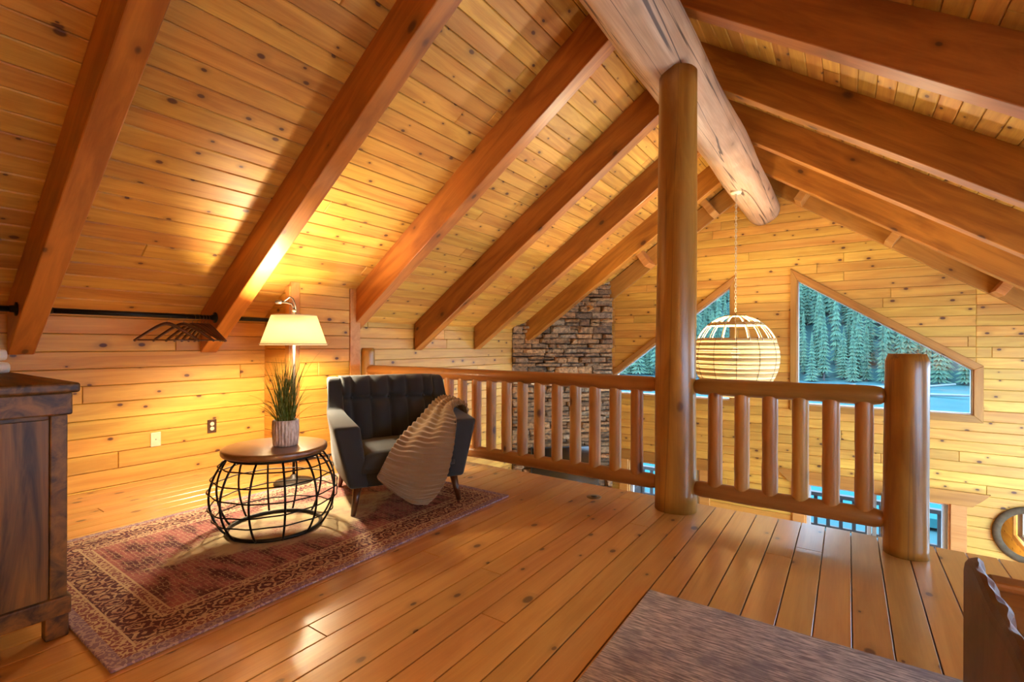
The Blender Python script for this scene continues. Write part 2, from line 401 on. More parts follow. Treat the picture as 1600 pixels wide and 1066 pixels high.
# ---- lower floor
low = tag(MB().box((XW, YB, ZL-.2), (XE, YG, ZL-.02)).build('floor_lower', 'trim'), kind='structure')
plank_field(low, frame((0, 0, ZL-.02), (0, 1, 0), (-1, 0, 0), (0, 0, 1)), [(YB, -XE), (YG, -XE), (YG, -XW), (YB, -XW)], .127, 'pine_floor', 'floor_board', .02, .003, joined=True)
# ---- left wall (loft knee wall and great-room wall in one plane)
lm = frame((XW-.02, 0, 0), (0, 1, 0), (0, 0, 1), (1, 0, 0))
zt = zroof(XW)
wl = backing('wall_left', lm, [(YB-.2, ZL), (YG+.2, ZL), (YG+.2, zt+.02), (YB-.2, zt+.02)])
plank_field(wl, lm, [(YB, ZL), (YG, ZL), (YG, zt+.02), (YB, zt+.02)], BW, 'pine_wall', 'wall_board', .02, .005, seg=(2.5, 5.2), y0=-2.745, ylim=-1.5, seed=5)
# ---- right wall
rm = frame((XE+.02, 0, 0), (0, -1, 0), (0, 0, 1), (-1, 0, 0))
W4 = [(-2.7, .25), (-.3, .25), (-.3, 1.22), (-2.7, 1.22)]  # unseen loft window, added for cool daylight on floor and rug
W3 = [(-7.55, -2.2), (-4.05, -2.2), (-4.05, 1.22), (-7.55, 1.22)]  # unseen great-room window, added so cool daylight reaches left wall and rafters
wr = backing('wall_right', rm, [(-YG-.2, ZL), (-YB+.2, ZL), (-YB+.2, zt+.02), (-YG-.2, zt+.02)], (W3, W4))
plank_field(wr, rm, [(-YG, ZL), (-YB, ZL), (-YB, zt+.02), (-YG, zt+.02)], BW, 'pine_wall', 'wall_board', .02, .005, holes=(W3, W4), joined=True)
# ---- wall behind the camera
bm_ = frame((0, YB-.02, 0), (-1, 0, 0), (0, 0, 1), (0, 1, 0))
gb = [(-XE, ZL), (-XW, ZL), (-XW, zt), (-XR, ZRIDGE), (-XE, zt)]
wbk = backing('wall_back', bm_, gb); plank_field(wbk, bm_, gb, BW, 'pine_wall', 'wall_board', .02, .005, joined=True)
# ---- ceiling slopes
SL = (XR-XW)/CS
cl = frame((XW+.0*SN, 0, zt), (0, 1, 0), (CS, 0, SN), (SN, 0, -CS))
ceil_l = backing('ceiling_left', frame((XW-.02*SN, 0, zt+.02*CS), (0, 1, 0), (CS, 0, SN), (SN, 0, -CS)), [(YB-.2, -.3), (YG+.3, -.3), (YG+.3, SL+.08), (YB-.2, SL+.08)])
clm = frame((XW-.02*SN, 0, zt+.02*CS), (0, 1, 0), (CS, 0, SN), (SN, 0, -CS))
plank_field(ceil_l, clm, [(YB, -.02), (YG, -.02), (YG, SL), (YB, SL)], BW, 'pine_ceiling', 'ceiling_board', .02, .006, (4.9, 7.3), seed=11)
crm = frame((XR+.02*SN, 0, ZRIDGE+.02*CS), (0, 1, 0), (CS, 0, -SN), (-SN, 0, -CS))
ceil_r = backing('ceiling_right', crm, [(YB-.2, -.08), (YG+.3, -.08), (YG+.3, SL+.3), (YB-.2, SL+.3)])
plank_field(ceil_r, crm, [(YB, 0), (YG, 0), (YG, SL+.02), (YB, SL+.02)], BW, 'pine_ceiling', 'ceiling_board', .02, .006, (4.9, 7.3), seed=12)

# ---- gable wall with two trapezoid windows and two glazed doors
gm = frame((0, YG+.02, 0), (1, 0, 0), (0, 0, 1), (0, -1, 0))
RW = [(-.60, .27), (1.26, .27), (1.26, .83), (-.60, 2.06)]               # glass of the right window
LW = [(2*XR+.05-x, z) for x, z in RW][::-1]
LW = [(-3.36, .27), (-1.49, .27), (-1.49, 2.02), (-3.36, .60)]
D1 = [(-3.12, ZL), (-1.93, ZL), (-1.93, -.86), (-3.12, -.86)]
D2 = [(-.50, ZL), (1.05, ZL), (1.05, -.84), (-.50, -.84)]
gr = [(XW, ZL), (XE, ZL), (XE, zt), (XR, ZRIDGE), (XW, zt)]
wg = backing('wall_gable', gm, gr, (RW, LW, D1, D2), t=.18)
plank_field(wg, gm, gr, .1285, 'pine_wall', 'wall_board', .02, .005, (3.0, 5.6), (inset(RW, -.02), inset(LW, -.02), D1, D2), y0=-2.75, ylim=-1.75, seed=21)

def casing(parent, pts, w, t, mat, name='casing', y=YG, inner=0.):
    """mitred boards round a polygon on the gable wall; pts CCW in (x,z)"""
    out = inset(pts, -w); inn = inset(pts, inner)
    for i in range(len(pts)):
        j = (i+1) % len(pts); q = [inn[j], inn[i], out[i], out[j]]
        if area(q) < 0: q = q[::-1]
        ctr = Vector((sum(a[0] for a in q)/4, sum(a[1] for a in q)/4)); d = (Vector(pts[j])-Vector(pts[i])).normalized(); nn = Vector((-d.y, d.x))
        loc = [((Vector(p)-ctr).dot(d), (Vector(p)-ctr).dot(nn)) for p in q]
        MB().prism(loc, 0, t, .004).build(name, mat, parent, mw=frame((ctr.x, y, ctr.y), (d.x, 0, d.y), (nn.x, 0, nn.y), (0, -1, 0)))
def sash(parent, pts, w, y0, y1, mat, name='sash'):
    inn = inset(pts, w); mb = MB()
    for i in range(len(pts)):
        j = (i+1) % len(pts); q = [pts[i], pts[j], inn[j], inn[i]]
        mb.add([(p[0], y0, p[1]) for p in q]+[(p[0], y1, p[1]) for p in q], [(0, 1, 2, 3), (7, 6, 5, 4), (0, 4, 5, 1), (1, 5, 6, 2), (2, 6, 7, 3), (3, 7, 4, 0)])
    return mb.build(name, mat, parent)
def pane(parent, pts, y, name='pane'):
    n = len(pts); mb = MB().add([(p[0], y, p[1]) for p in pts], [tuple(range(n))]); return mb.build(name, 'glass', parent)
for k, P_ in ((1, RW), (2, LW)):
    w_ = tag(empty(f'window_{k}'), kind='structure')
    casing(w_, P_, .085, .03, 'trim', inner=.0); sash(w_, P_, .02, YG+.05, YG+.10, 'white_frame'); pane(w_, inset(P_, .02), YG+.075)
    sash(w_, inset(P_, -.001), .012, YG-.001, YG+.16, 'trim', 'jamb')
def added_window(k, mw, q, bars):  # windows out of view, added to let daylight in
    w_ = tag(empty(f'window_{k}'), kind='structure')
    (x0, z0), (x1, z1) = q[0], q[2]
    for a, b in (((x0-.09, z0-.09), (x1+.09, z0)), ((x0-.09, z1), (x1+.09, z1+.09)), ((x0-.09, z0), (x0, z1)), ((x1, z0), (x1+.09, z1))):
        board('casing', [a, (b[0], a[1]), b, (a[0], b[1])], .03, .004, mw @ Matrix.Translation((0, 0, .02)), 'trim', w_)
    xs = [x0+(x1-x0)*i/bars for i in range(bars+1)]
    for a, b in zip(xs[:-1], xs[1:]):
        m_ = MB()
        for lo, hi in (((a, z0), (b, z0+.05)), ((a, z1-.05), (b, z1)), ((a, z0+.05), (a+.05, z1-.05)), ((b-.05, z0+.05), (b, z1-.05))): m_.box((*lo, -.11), (*hi, -.06))
        m_.build('sash', 'white_frame', w_, mw=mw)
        MB().add([(a+.04, z0+.04, -.085), (b-.04, z0+.04, -.085), (b-.04, z1-.04, -.085), (a+.04, z1-.04, -.085)], [(0, 1, 2, 3)]).build('pane', 'glass', w_, mw=mw)
added_window(3, rm, W3, 3); added_window(4, rm, W4, 3)
def glazed_door(k, P_, xs):
    d_ = tag(empty(f'door_{k}'), kind='structure')
    x0, x1, z1 = P_[0][0], P_[1][0], P_[2][1]
    for a, b in zip(xs[:-1], xs[1:]):
        q = [(a+.005, ZL), (b-.005, ZL), (b-.005, z1), (a+.005, z1)]
        sash(d_, q, .045, YG+.06, YG+.11, 'white_frame'); pane(d_, inset(q, .04), YG+.085)
    sash(d_, inset(P_, -.001), .02, YG-.001, YG+.17, 'trim_light', 'jamb')
    for a, b in ((x0-.15, x0), (x1, x1+.15)): board('casing', [(a, ZL), (b, ZL), (b, z1), (a, z1)], .028, .004, frame((0, YG, 0), (1, 0, 0), (0, 0, 1), (0, -1, 0)), 'trim_light', d_)
    hd = [(x0-.20, z1), (x1+.20, z1), (x1+.30, z1+.10), (x1+.36, z1+.17), (x0-.36, z1+.17), (x0-.30, z1+.10)]
    board('header', hd, .035, .004, frame((0, YG, 0), (1, 0, 0), (0, 0, 1), (0, -1, 0)), 'trim', d_)
    return d_
glazed_door(1, D1, (-3.10, -2.52, -1.95)); d2 = glazed_door(2, D2, (-.48, .27, 1.03))
# rake boards along the roof on the gable with small blocks
rk = tag(empty('trim_1'), kind='structure')
for sgn in (-1, 1):
    x1 = XR+sgn*3.5
    def zz(x, off): return zroof(x)-off
    q = [(XR, zz(XR, .36)), (x1, zz(x1, .36)), (x1, zz(x1, .02)), (XR, zz(XR, .02))]
    if area(q) < 0: q = q[::-1]
    d = Vector((sgn*CS, -SN)); nn = Vector((-d.y, d.x)); o_ = Vector((XR, zz(XR, .36)))
    loc = [((Vector(p)-o_).dot(d), (Vector(p)-o_).dot(nn)) for p in q]
    MB().prism(loc, 0, .05, .004).build('rake_board', 'trim', rk, mw=frame((o_.x, YG, o_.y), (d.x, 0, d.y), (nn.x, 0, nn.y), (0, -1, 0)))
    for s_ in (.55, 1.55, 2.55):
        x = XR+sgn*s_; z = zz(x, .36)
        MB().box((-.05, -.30, 0), (.05, 0, .30)).build('block', 'trim_light', rk, mw=frame((x, YG-.05, z), (d.x, 0, d.y), (0, 1, 0), (-d.y*1., 0, d.x) if sgn > 0 else (d.y, 0, -d.x)), bevel=.004)

# ---- rafters
RY = [.75, 1.94, 3.24, 4.50, 5.735, 6.93]
words = ['nearest', 'second', 'third', 'fourth', 'fifth', 'sixth']
def rafter(yy, sgn, label):
    x0, x1 = XR, (XW+.02 if sgn < 0 else XE-.02)
    zb = lambda x: zroof(x)-.355
    q = [(x0, zb(x0)), (x1, zb(x1)), (x1, zroof(x1)+.004), (x0, zroof(x0)+.004)]
    d = Vector((sgn*CS, -SN)); nn = Vector((SN*sgn, CS)); o_ = Vector(q[0])
    loc = [((Vector(p)-o_).dot(d), (Vector(p)-o_).dot(nn)) for p in q]
    if area(loc) < 0: loc = loc[::-1]
    # local x down the slope, y away from the slope (up), z = x cross y
    zax = Vector((d.x, 0, d.y)).cross(Vector((nn.x, 0, nn.y)))
    y_ = yy if zax.y > 0 else yy+.135
    o = MB().prism(loc, 0, .135).build('rafter', 'rafter', mw=frame((o_.x, y_, o_.y), (d.x, 0, d.y), (nn.x, 0, nn.y), zax), bevel=.007, seg=2)
    return tag(o, label, 'beam', 'rafters of the pitched roof')
for i, yy in enumerate([-1.75, -.5]+RY):
    for sgn, side in ((-1, 'left'), (1, 'right')):
        k = i-2
        if k < 0: lab = f'brown wooden rafter of the {side} roof slope, {["farthest", "closest"][i]} behind the viewpoint'
        elif sgn < 0: lab = ['brown wooden rafter above the dresser, leftmost of the left roof slope', 'brown wooden rafter meeting the wall beside the coat hangers', 'brown wooden rafter ending on the boarded wall projection behind the armchair', 'brown wooden rafter just beyond the railing on the left roof slope', 'second brown rafter beyond the railing on the left roof slope', 'brown wooden rafter in front of the stone chimney'][k]
        else: lab = ['nearest', 'second nearest', 'brown wooden rafter at the top right corner, nearest of the right slope', 'second brown rafter from the top right corner of the right slope', 'third brown rafter from the top right corner of the right slope', 'brown rafter of the right slope closest to the gable wall'][k]
        if k in (0, 1) and sgn > 0: lab = f'{lab} brown wooden rafter of the right roof slope, overhead'
        rafter(yy, sgn, lab)

# ---- ridge log
def log_mesh(L, r0, r1, seg=28, n=40, wob=.012, seed=1):
    rnd = random.Random(seed); ph = [rnd.uniform(0, 6.3) for _ in range(8)]; v = []; f = []
    for i in range(n+1):
        x = L*i/n; r = r0+(r1-r0)*i/n
        oy = wob*math.sin(x*1.1+ph[0])+wob*.5*math.sin(x*2.7+ph[1]); oz = wob*math.sin(x*.9+ph[2])
        for k in range(seg):
            a = 2*PI*k/seg; rr = r*(1+.02*math.sin(3*a+x*1.3+ph[3])+.015*math.sin(5*a-x*2+ph[4])+.012*math.sin(x*4+ph[5]+a))
            v.append((x, oy+rr*math.cos(a), oz+rr*math.sin(a)))
    for i in range(n):
        for k in range(seg): f.append((i*seg+k, i*seg+(k+1) % seg, (i+1)*seg+(k+1) % seg, (i+1)*seg+k))
    f.append(tuple(range(seg))[::-1]); f.append(tuple(n*seg+k for k in range(seg)))
    return MB().add(v, f)
rl = log_mesh(YG+.05-YB, .205, .228, seed=3).build('ridge_log', 'log', smooth=True, mw=frame((-1.05, YB, 3.145), (0, 1, 0), (-1, 0, 0), (0, 0, 1)))
tag(rl, 'massive pale peeled ridge log with dark checks running under the roof peak', 'log')
# ---- posts
def post(name, x, y, z1, r, mat, label, taper=.97, ch=.015, seed=2, z0=0.):
    m = log_mesh(z1-z0, r, r*taper, n=24, wob=.006, seed=seed)
    if ch:
        n = 25; seg = 28
        for k in range(seg):           # rounded top edge
            i = 24*seg+k; p = m.v[i]; m.v[i] = (p[0], p[1]*.86, p[2]*.86); i -= seg; q = m.v[i]; m.v[i] = (z1-z0-ch*2, q[1], q[2])
    return tag(m.build(name, mat, smooth=True, mw=frame((x, y, z0), (0, 0, 1), (0, 1, 0), (-1, 0, 0))), label, 'post')
YR = 3.36
post('log_post', -.965, YR, 2.97, .137, 'post', 'tall brown log post holding the ridge log in the middle of the railing', taper=.9, ch=0, seed=4)
post('railing_post', .258, YR, 1.075, .098, 'post', 'short round log post at the right end of the railing', ch=.02, seed=6)
post('railing_post', -4.225, YR+.03, 1.075, .075, 'post', 'short log post at the left end of the railing behind the armchair', ch=.02, seed=8)

# ---- railing sections
def pole(L, r, taper=.06, tr=.55, seg=18, n=8, seed=0):
    rnd = random.Random(seed); prof = [(0, r*tr), (taper*.35, r*(tr+.25)), (taper, r)]+[(taper+(L-2*taper)*i/n, r*(1+rnd.uniform(-.03, .03))) for i in range(1, n)]+[(L-taper, r), (L-taper*.35, r*(tr+.25)), (L, r*tr)]
    v = []; f = []
    for x, rr in prof:
        for k in range(seg): v.append((x, rr*math.cos(2*PI*k/seg), rr*math.sin(2*PI*k/seg)))
    m = len(prof)
    for i in range(m-1):
        for k in range(seg): f.append((i*seg+k, i*seg+(k+1) % seg, (i+1)*seg+(k+1) % seg, (i+1)*seg+k))
    f.append(tuple(range(seg))[::-1]); f.append(tuple((m-1)*seg+k for k in range(seg)))
    return MB().add(v, f)
bal = [pole(.655, .044, .04, .66, seed=s).mesh('baluster', 'baluster', True) for s in range(3)]
def railing(x0, x1, xs, label):
    r = tag(empty('railing', ((x0+x1)/2, YR, 0)), label, 'railing', 'log railing along the loft edge')
    inv = Matrix.Translation((-(x0+x1)/2, -YR, 0))
    for nm, z, rr in (('top_rail', .843, .054), ('bottom_rail', .165, .052)):
        pole(x1-x0, rr, .05, .62, seed=int(z*10)).build(nm, 'rail', r, True, mw=inv @ frame((x0, YR, z), (1, 0, 0), (0, 1, 0), (0, 0, 1)))
    for i, x in enumerate(xs):
        o = bpy.data.objects.new('baluster', bal[i % 3]); COL.objects.link(o); o.parent = r
        o.matrix_basis = inv @ frame((x, YR, .178), (0, 0, 1), (0, 1, 0), (-1, 0, 0))
lx = [x for x in (-3.034+0.1632*i for i in range(-8, 12)) if x > -4.05]
railing(-4.17, -1.085, lx, 'long log railing with round balusters between armchair and tall post')
railing(-.845, .17, [-0.711, -0.551, -0.393, -0.232, -0.079, 0.076], 'short log railing with six round balusters right of the tall post')

# ---- boarded projection of the left wall behind the lamp
XB, B0, B1 = -4.235, 2.52, 3.235
bo = tag(empty('wall_projection'), kind='structure')
zb_ = zroof(XB)
MB().add([(XW, B0+.02, 0), (XB-.02, B0+.02, 0), (XB-.02, B1, 0), (XW, B1, 0), (XW, B0+.02, zroof(XW)+.0), (XB-.02, B0+.02, zroof(XB-.02)), (XB-.02, B1, zroof(XB-.02)), (XW, B1, zroof(XW))],
         [(3, 2, 1, 0), (4, 5, 6, 7), (0, 1, 5, 4), (1, 2, 6, 5), (2, 3, 7, 6), (3, 0, 4, 7)]).build('core', 'backing', bo)
plank_field(bo, frame((XB-.02, 0, 0), (0, 1, 0), (0, 0, 1), (1, 0, 0)), [(B0+.09, 0), (B1-.07, 0), (B1-.07, zb_), (B0+.09, zb_)], BW, 'pine_wall', 'wall_board', .02, .005, (3, 4), y0=.02, seed=31)
plank_field(bo, frame((0, B0+.02, 0), (1, 0, 0), (0, 0, 1), (0, -1, 0)), [(XW, 0), (XB-.07, 0), (XB-.07, zroof(XB-.07)), (XW, zroof(XW))], BW, 'pine_wall', 'wall_board', .02, .005, (3, 4), y0=.02, seed=32)
for (a, b) in ((B0, B0+.085), (B1-.065, B1+.06)):
    MB().box((-.035, a, 0), (.028, b, zb_-.0)).build('corner_trim', 'trim_light', bo, mw=Matrix.Translation((XB-.02, 0, 0)), bevel=.005)
MB().box((XB-.075, B0-.012, 0), (XB-.002, B0+.018, zb_-.04)).build('corner_trim', 'trim_light', bo, bevel=.005)

# ---- corner chimney of ledge stone
CA, CB = Vector((-4.69, 6.78)), Vector((-3.43, 8.05))
cd = (CB-CA).normalized(); cn = Vector((cd.y, -cd.x)); CWID = (CB-CA).length
ch = tag(empty('stone_chimney', ((CA.x+CB.x)/2, (CA.y+CB.y)/2, ZL)), 'brown ledge stone corner chimney rising to the roof between wall and gable', 'chimney')
inv = Matrix.Translation((-ch.location[0], -ch.location[1], -ch.location[2]))
cm_ = inv @ frame((CA.x, CA.y, 0), (cd.x, cd.y, 0), (0, 0, 1), (cn.x, cn.y, 0))
def ctop(s):                     # roof height above a point of the chimney face
    return zroof(CA.x+cd.x*s)
MB().prism([(0, ZL), (CWID, ZL), (CWID, ctop(CWID)-.01), (0, ctop(0)-.01)], -.5, 0).build('core', 'mortar', ch, mw=cm_)
rnd = random.Random(5); srest = MB(); cnt = 0
z = ZL
def rock(w, hh, rnd):
    e = .012; d = rnd.choice([.025, .045, .06, .08, .11])*rnd.uniform(.85, 1.15)
    def j(a): return rnd.uniform(-a, a)*1.7
    v = [(0, 0, -.02), (w, 0, -.02), (w, hh, -.02), (0, hh, -.02)]
    v += [(j(.004), j(.006), d*.6), (w/2, j(.008), d*.75), (w+j(.004), j(.006), d*.6), (w+j(.004), hh/2, d*.7), (w+j(.004), hh+j(.006), d*.6), (w/2, hh+j(.008), d*.75), (j(.004), hh+j(.006), d*.6), (j(.004), hh/2, d*.7)]
    a, b = w*.14, hh*.2
    v += [(a+j(.01), b+j(.006), d+j(.01)), (w-a+j(.01), b+j(.006), d+j(.01)), (w-a+j(.01), hh-b+j(.006), d+j(.01)), (a+j(.01), hh-b+j(.006), d+j(.01))]
    f = [(0, 1, 6, 5, 4), (1, 2, 8, 7, 6), (2, 3, 10, 9, 8), (3, 0, 4, 11, 10), (4, 5, 12), (5, 13, 12), (5, 6, 13), (6, 7, 13), (7, 14, 13), (7, 8, 14), (8, 9, 14), (9, 15, 14), (9, 10, 15), (10, 11, 15), (11, 12, 15), (11, 4, 12), (12, 13, 14, 15)]
    return v, f
while z < ctop(CWID):
    hh = rnd.choice([.06, .08, .09, .11, .13]); s = 0.
    while s < CWID-.02:
        w = min(rnd.uniform(.14, .5)*(1.25 if hh < .08 else .85), CWID-s)
        if CWID-s-w < .1: w = CWID-s
        rows = 2 if (hh > .1 and rnd.random() < .35) else 1
        for q in range(rows):
            h1 = hh/rows; z0 = z+q*h1
            if z0 < ctop(s+w)-.02:
                v, f = rock(w-.012, h1-.012, rnd)
                if z0 > -1.55 and cnt < 300:
                    cnt += 1; MB().add(v, f).build('stone', 'stone', ch, mw=cm_ @ Matrix.Translation((s+.004, z0+.004, 0)))
                else: srest.add([(p[0]+s+.004, p[1]+z0+.004, p[2]) for p in v], f)
        s += w
    z += hh
o = srest.build('stone_field', 'stone', ch, mw=cm_); o['kind'] = 'stuff'
cw = frame((CA.x, CA.y, 0), (cd.x, cd.y, 0), (0, 0, 1), (cn.x, cn.y, 0))
tvz = .10
tv = tag(MB().box((.30, -1.34, .115), (1.50, -.62, .15)).build('television', 'black', mw=cw, bevel=.008), 'flat black television hung on the stone chimney', 'television')
MB().box((.315, -1.325, .1501), (1.485, -.635, .152)).build('screen', 'tv', tv)
mn = tag(log_mesh(1.7, .09, .085, n=10, seed=9).build('mantel_log', 'post', smooth=True, mw=cw @ frame((.06, -1.50, .15), (1, 0, 0), (0, 1, 0), (0, 0, 1))), 'rough log mantel on the chimney below the television', 'mantel')

# ------------------------------------------------------------------ furniture
# ---- rugs
rug = tag(MB().box((-.775, -1.17, 0), (.775, 1.17, .012)).build('persian_rug', 'rug', mw=Matrix.Translation((-2.815, 1.745, .001)), bevel=.004), 'faded red and purple persian rug with beige worn medallion under the armchair', 'rug')
grug = tag(MB().box((-1.3, -1.6, 0), (1.3, 1.6, .012)).build('grey_rug', 'grey_rug', mw=Matrix.Translation((.58, .575, .001)) @ Matrix.Rotation(.01, 4, 'Z'), bevel=.004), 'streaky grey brown flat rug in the foreground', 'rug')

# ---- armchair (local: x to its left as seen from the front, y backwards)
CH = empty('armchair', (-2.451, 2.306, .013), math.radians(62)); tag(CH, 'charcoal tufted armchair with splayed dark wooden legs on the persian rug', 'armchair')
def arm(sgn):
    secs = [(-.045, (.262, .388, .178), (.322, .487, .575)), (.02, (.262, .392, .175), (.325, .488, .582)), (.36, (.27, .402, .175), (.345, .482, .612)), (.47, (.275, .405, .18), (.35, .472, .63)), (.535, (.28, .405, .19), (.352, .458, .72)), (.585, (.28, .405, .195), (.352, .45, .835)), (.62, (.285, .405, .20), (.352, .446, .852)), (.765, (.29, .40, .23), (.352, .44, .850))]
    v = []; f = []
    for y, (bi, bo_, bz), (ti, to, tz) in secs: v += [(sgn*bi, y, bz), (sgn*bo_, y, bz), (sgn*to, y, tz), (sgn*ti, y, tz)]
    n = len(secs)
    for i in range(n-1):
        for k in range(4):
            q = (i*4+k, i*4+(k+1) % 4, (i+1)*4+(k+1) % 4, (i+1)*4+k); f.append(q if sgn < 0 else q[::-1])
    f.append((0, 1, 2, 3)[::-1] if sgn < 0 else (0, 1, 2, 3)); e = (n-1)*4; f.append((e, e+1, e+2, e+3) if sgn < 0 else (e+3, e+2, e+1, e))
    MB().add(v, f).build('arm', 'chair', CH, True, bevel=.022, seg=4)
arm(-1); arm(1)
def backrest():
    nx, nz = 84, 48; v = []; f = []; btn = [-.28+.14*i for i in range(5)]; zb0 = .695
    def surf(i, k):
        x = -.352+.704*i/nx; t = k/nz; z = .36+.50*t
        y = .425+.165*t**1.2
        nd = min(abs(x-b) for b in btn); g = math.exp(-(nd/.014)**2)
        hz = math.exp(-((z-zb0)/.016)**2); b = math.exp(-((nd/.03)**2+((z-zb0)/.03)**2))
        puff = .030*math.sin(min(nd, .07)/.07*PI/2)*(1-.75*math.exp(-((z-zb0)/.035)**2))
        dep = .010*g+.020*hz+.026*b-puff
        ed = min((x+.352), (.352-x), .86-z); e = max(0, 1-ed/.04); dep += .03*e*e
        return (x, y+dep, z)
    for k in range(nz+1):
        for i in range(nx+1): v.append(surf(i, k))
    for k in range(nz):
        for i in range(nx): a = k*(nx+1)+i; f.append((a, a+1, a+nx+2, a+nx+1))
    o = len(v); v += [(-.352, .77, .25), (.352, .77, .25), (.352, .775, .855), (-.352, .775, .855)]
    tl, tr_, bl, br = nz*(nx+1), nz*(nx+1)+nx, 0, nx
    f.append((o, o+3, o+2, o+1)); f.append(tuple(range(tl, tr_+1))+(o+2, o+3)); f.append(tuple(range(nx, -1, -1))+(o, o+1))
    f.append(tuple(k*(nx+1) for k in range(nz+1))+(o+3, o)); f.append(tuple(k*(nx+1)+nx for k in range(nz, -1, -1))+(o+1, o+2))
    b = MB().add(v, f).build('backrest', 'chair', CH, True)
    for x in btn:
        t = (zb0-.36)/.5; y = .425+.165*t**1.2+.05
        MB().lathe([(.001, -.007), (.008, -.006), (.011, 0), (.008, .006), (.001, .007)], 10).build('button', 'chair', b, True, mw=Matrix.Translation((x, y-.008, zb0)) @ Matrix.Rotation(PI/2, 4, 'X'))
backrest()
def cushion():
    nx, ny = 24, 24; v = []; f = []
    def top(i, k):
        a = i/nx; b = k/ny; x = -.315+.63*a; y = -.055+.60*b
        e = min(a, 1-a, b, 1-b); r = min(1, e/.09); z = .30+.095*math.sqrt(max(0, 1-(1-r)**2))+.028*math.sin(PI*a)*math.sin(PI*b)
        z -= .02*math.exp(-(((x)/.03)**2+((y-.22)/.03)**2))
        return (x, y, z)
    for k in range(ny+1):
        for i in range(nx+1): v.append(top(i, k))
    for k in range(ny):
        for i in range(nx): a = k*(nx+1)+i; f.append((a, a+1, a+nx+2, a+nx+1))
    o = len(v); v += [(-.315, -.055, .27), (.315, -.055, .27), (.315, .545, .27), (-.315, .545, .27)]
    n1 = nx+1; f += [(o+3, o+2, o+1, o), tuple(range(nx, -1, -1))+(o, o+1), tuple(ny*n1+i for i in range(nx+1))+(o+2, o+3), tuple(k*n1 for k in range(ny+1))+(o+3, o), tuple(k*n1+nx for k in range(ny, -1, -1))+(o+1, o+2)]
    MB().add(v, f).build('seat_cushion', 'chair', CH, True)
cushion()
MB().box((-.33, -.04, .178), (.33, .68, .275)).build('seat_frame', 'chair', CH, True, bevel=.012)
for sx in (-1, 1):
    MB().tube([(sx*.325, .015, .20), (sx*.362, -.015, .0)], [.030, .015], 12).build('leg', 'walnut', CH, True)
    MB().tube([(sx*.325, .60, .22), (sx*.345, .70, .0)], [.030, .015], 12).build('leg', 'walnut', CH, True)

# ---- knitted throw over the chair's arm (built in the chair's own directions)
def throw():
    P = [  # rows from the outer side of the arm over its top and down the front: (left edge ... right edge)
        [(.52, .46, .50), (.525, .38, .48), (.53, .30, .46), (.53, .22, .45)],
        [(.50, .45, .645), (.505, .37, .64), (.51, .29, .63), (.51, .21, .62)],
        [(.41, .46, .675), (.42, .37, .67), (.43, .28, .66), (.435, .19, .65)],
        [(.31, .38, .645), (.325, .29, .645), (.34, .20, .64), (.36, .10, .63)],
        [(.16, .27, .54), (.21, .17, .55), (.265, .07, .56), (.335, -.03, .575)],
        [(-.02, .10, .455), (.07, .03, .455), (.175, -.05, .46), (.305, -.085, .46)],
        [(-.14, -.05, .385), (-.03, -.09, .355), (.115, -.115, .335), (.262, -.12, .32)],
        [(-.215, -.12, .295), (-.10, -.14, .235), (.05, -.15, .19), (.21, -.145, .185)],
        [(-.235, -.135, .26), (-.13, -.165, .17), (-.01, -.175, .10), (.135, -.16, .095)],
        [(-.19, -.14, .215), (-.11, -.17, .14), (-.02, -.19, .08), (.07, -.18, .055)]]
    def cr(a, b, c, d, t): return .5*((2*b)+(c-a)*t+(2*a-5*b+4*c-d)*t*t+(-a+3*b-3*c+d)*t**3)
    def row(r, s):
        n = len(r)-1; x = s*n; i = min(int(x), n-1); t = x-i
        q = [Vector(r[max(0, min(n, j))]) for j in (i-1, i, i+1, i+2)]; return cr(*q, t)
    nu, nv = 40, 330; pts = []
    for k in range(nv+1):
        y = k/nv*(len(P)-1); i = min(int(y), len(P)-2); t = y-i; line = []
        for a in range(nu+1):
            s = a/nu; q = [row(P[max(0, min(len(P)-1, j))], s) for j in (i-1, i, i+1, i+2)]; line.append(cr(*q, t))
        pts.append(line)
    v = []; vb = []; f = []
    for k in range(nv+1):
        for a in range(nu+1):
            p = pts[k][a]; du = pts[k][min(a+1, nu)]-pts[k][max(a-1, 0)]; dv = pts[min(k+1, nv)][a]-pts[max(k-1, 0)][a]
            n = du.cross(dv).normalized(); 
            if n.y > 0 and n.z < 0: n = -n
            s = a/nu; y = k/nv
            off = .012+.0065*math.sin(k/nv*2*PI*36)+.013*math.sin(s*17+y*2.5)*(.35+.65*math.exp(-((y-.35)/.25)**2))
            v.append(p+n*off); vb.append(p-n*.004)
    n1 = nu+1; N = len(v)
    for k in range(nv):
        for a in range(nu):
            q = k*n1+a; f.append((q, q+1, q+n1+1, q+n1)); f.append((N+q, N+q+n1, N+q+n1+1, N+q+1))
    for k in range(nv):
        q = k*n1; f.append((q, q+n1, N+q+n1, N+q)); q += nu; f.append((q+n1, q, N+q, N+q+n1))
    for a in range(nu):
        f.append((a+1, a, N+a, N+a+1)); q = nv*n1+a; f.append((q, q+1, N+q+1, N+q))
    o = MB().add(v+vb, f).build('throw_blanket', 'blanket', None, True, mw=CH.matrix_basis.copy() if False else Matrix.Translation(CH.location) @ Matrix.Rotation(CH.rotation_euler.z, 4, 'Z'))
    tag(o, 'brown ribbed knitted throw blanket draped over the arm of the armchair', 'blanket')
throw()

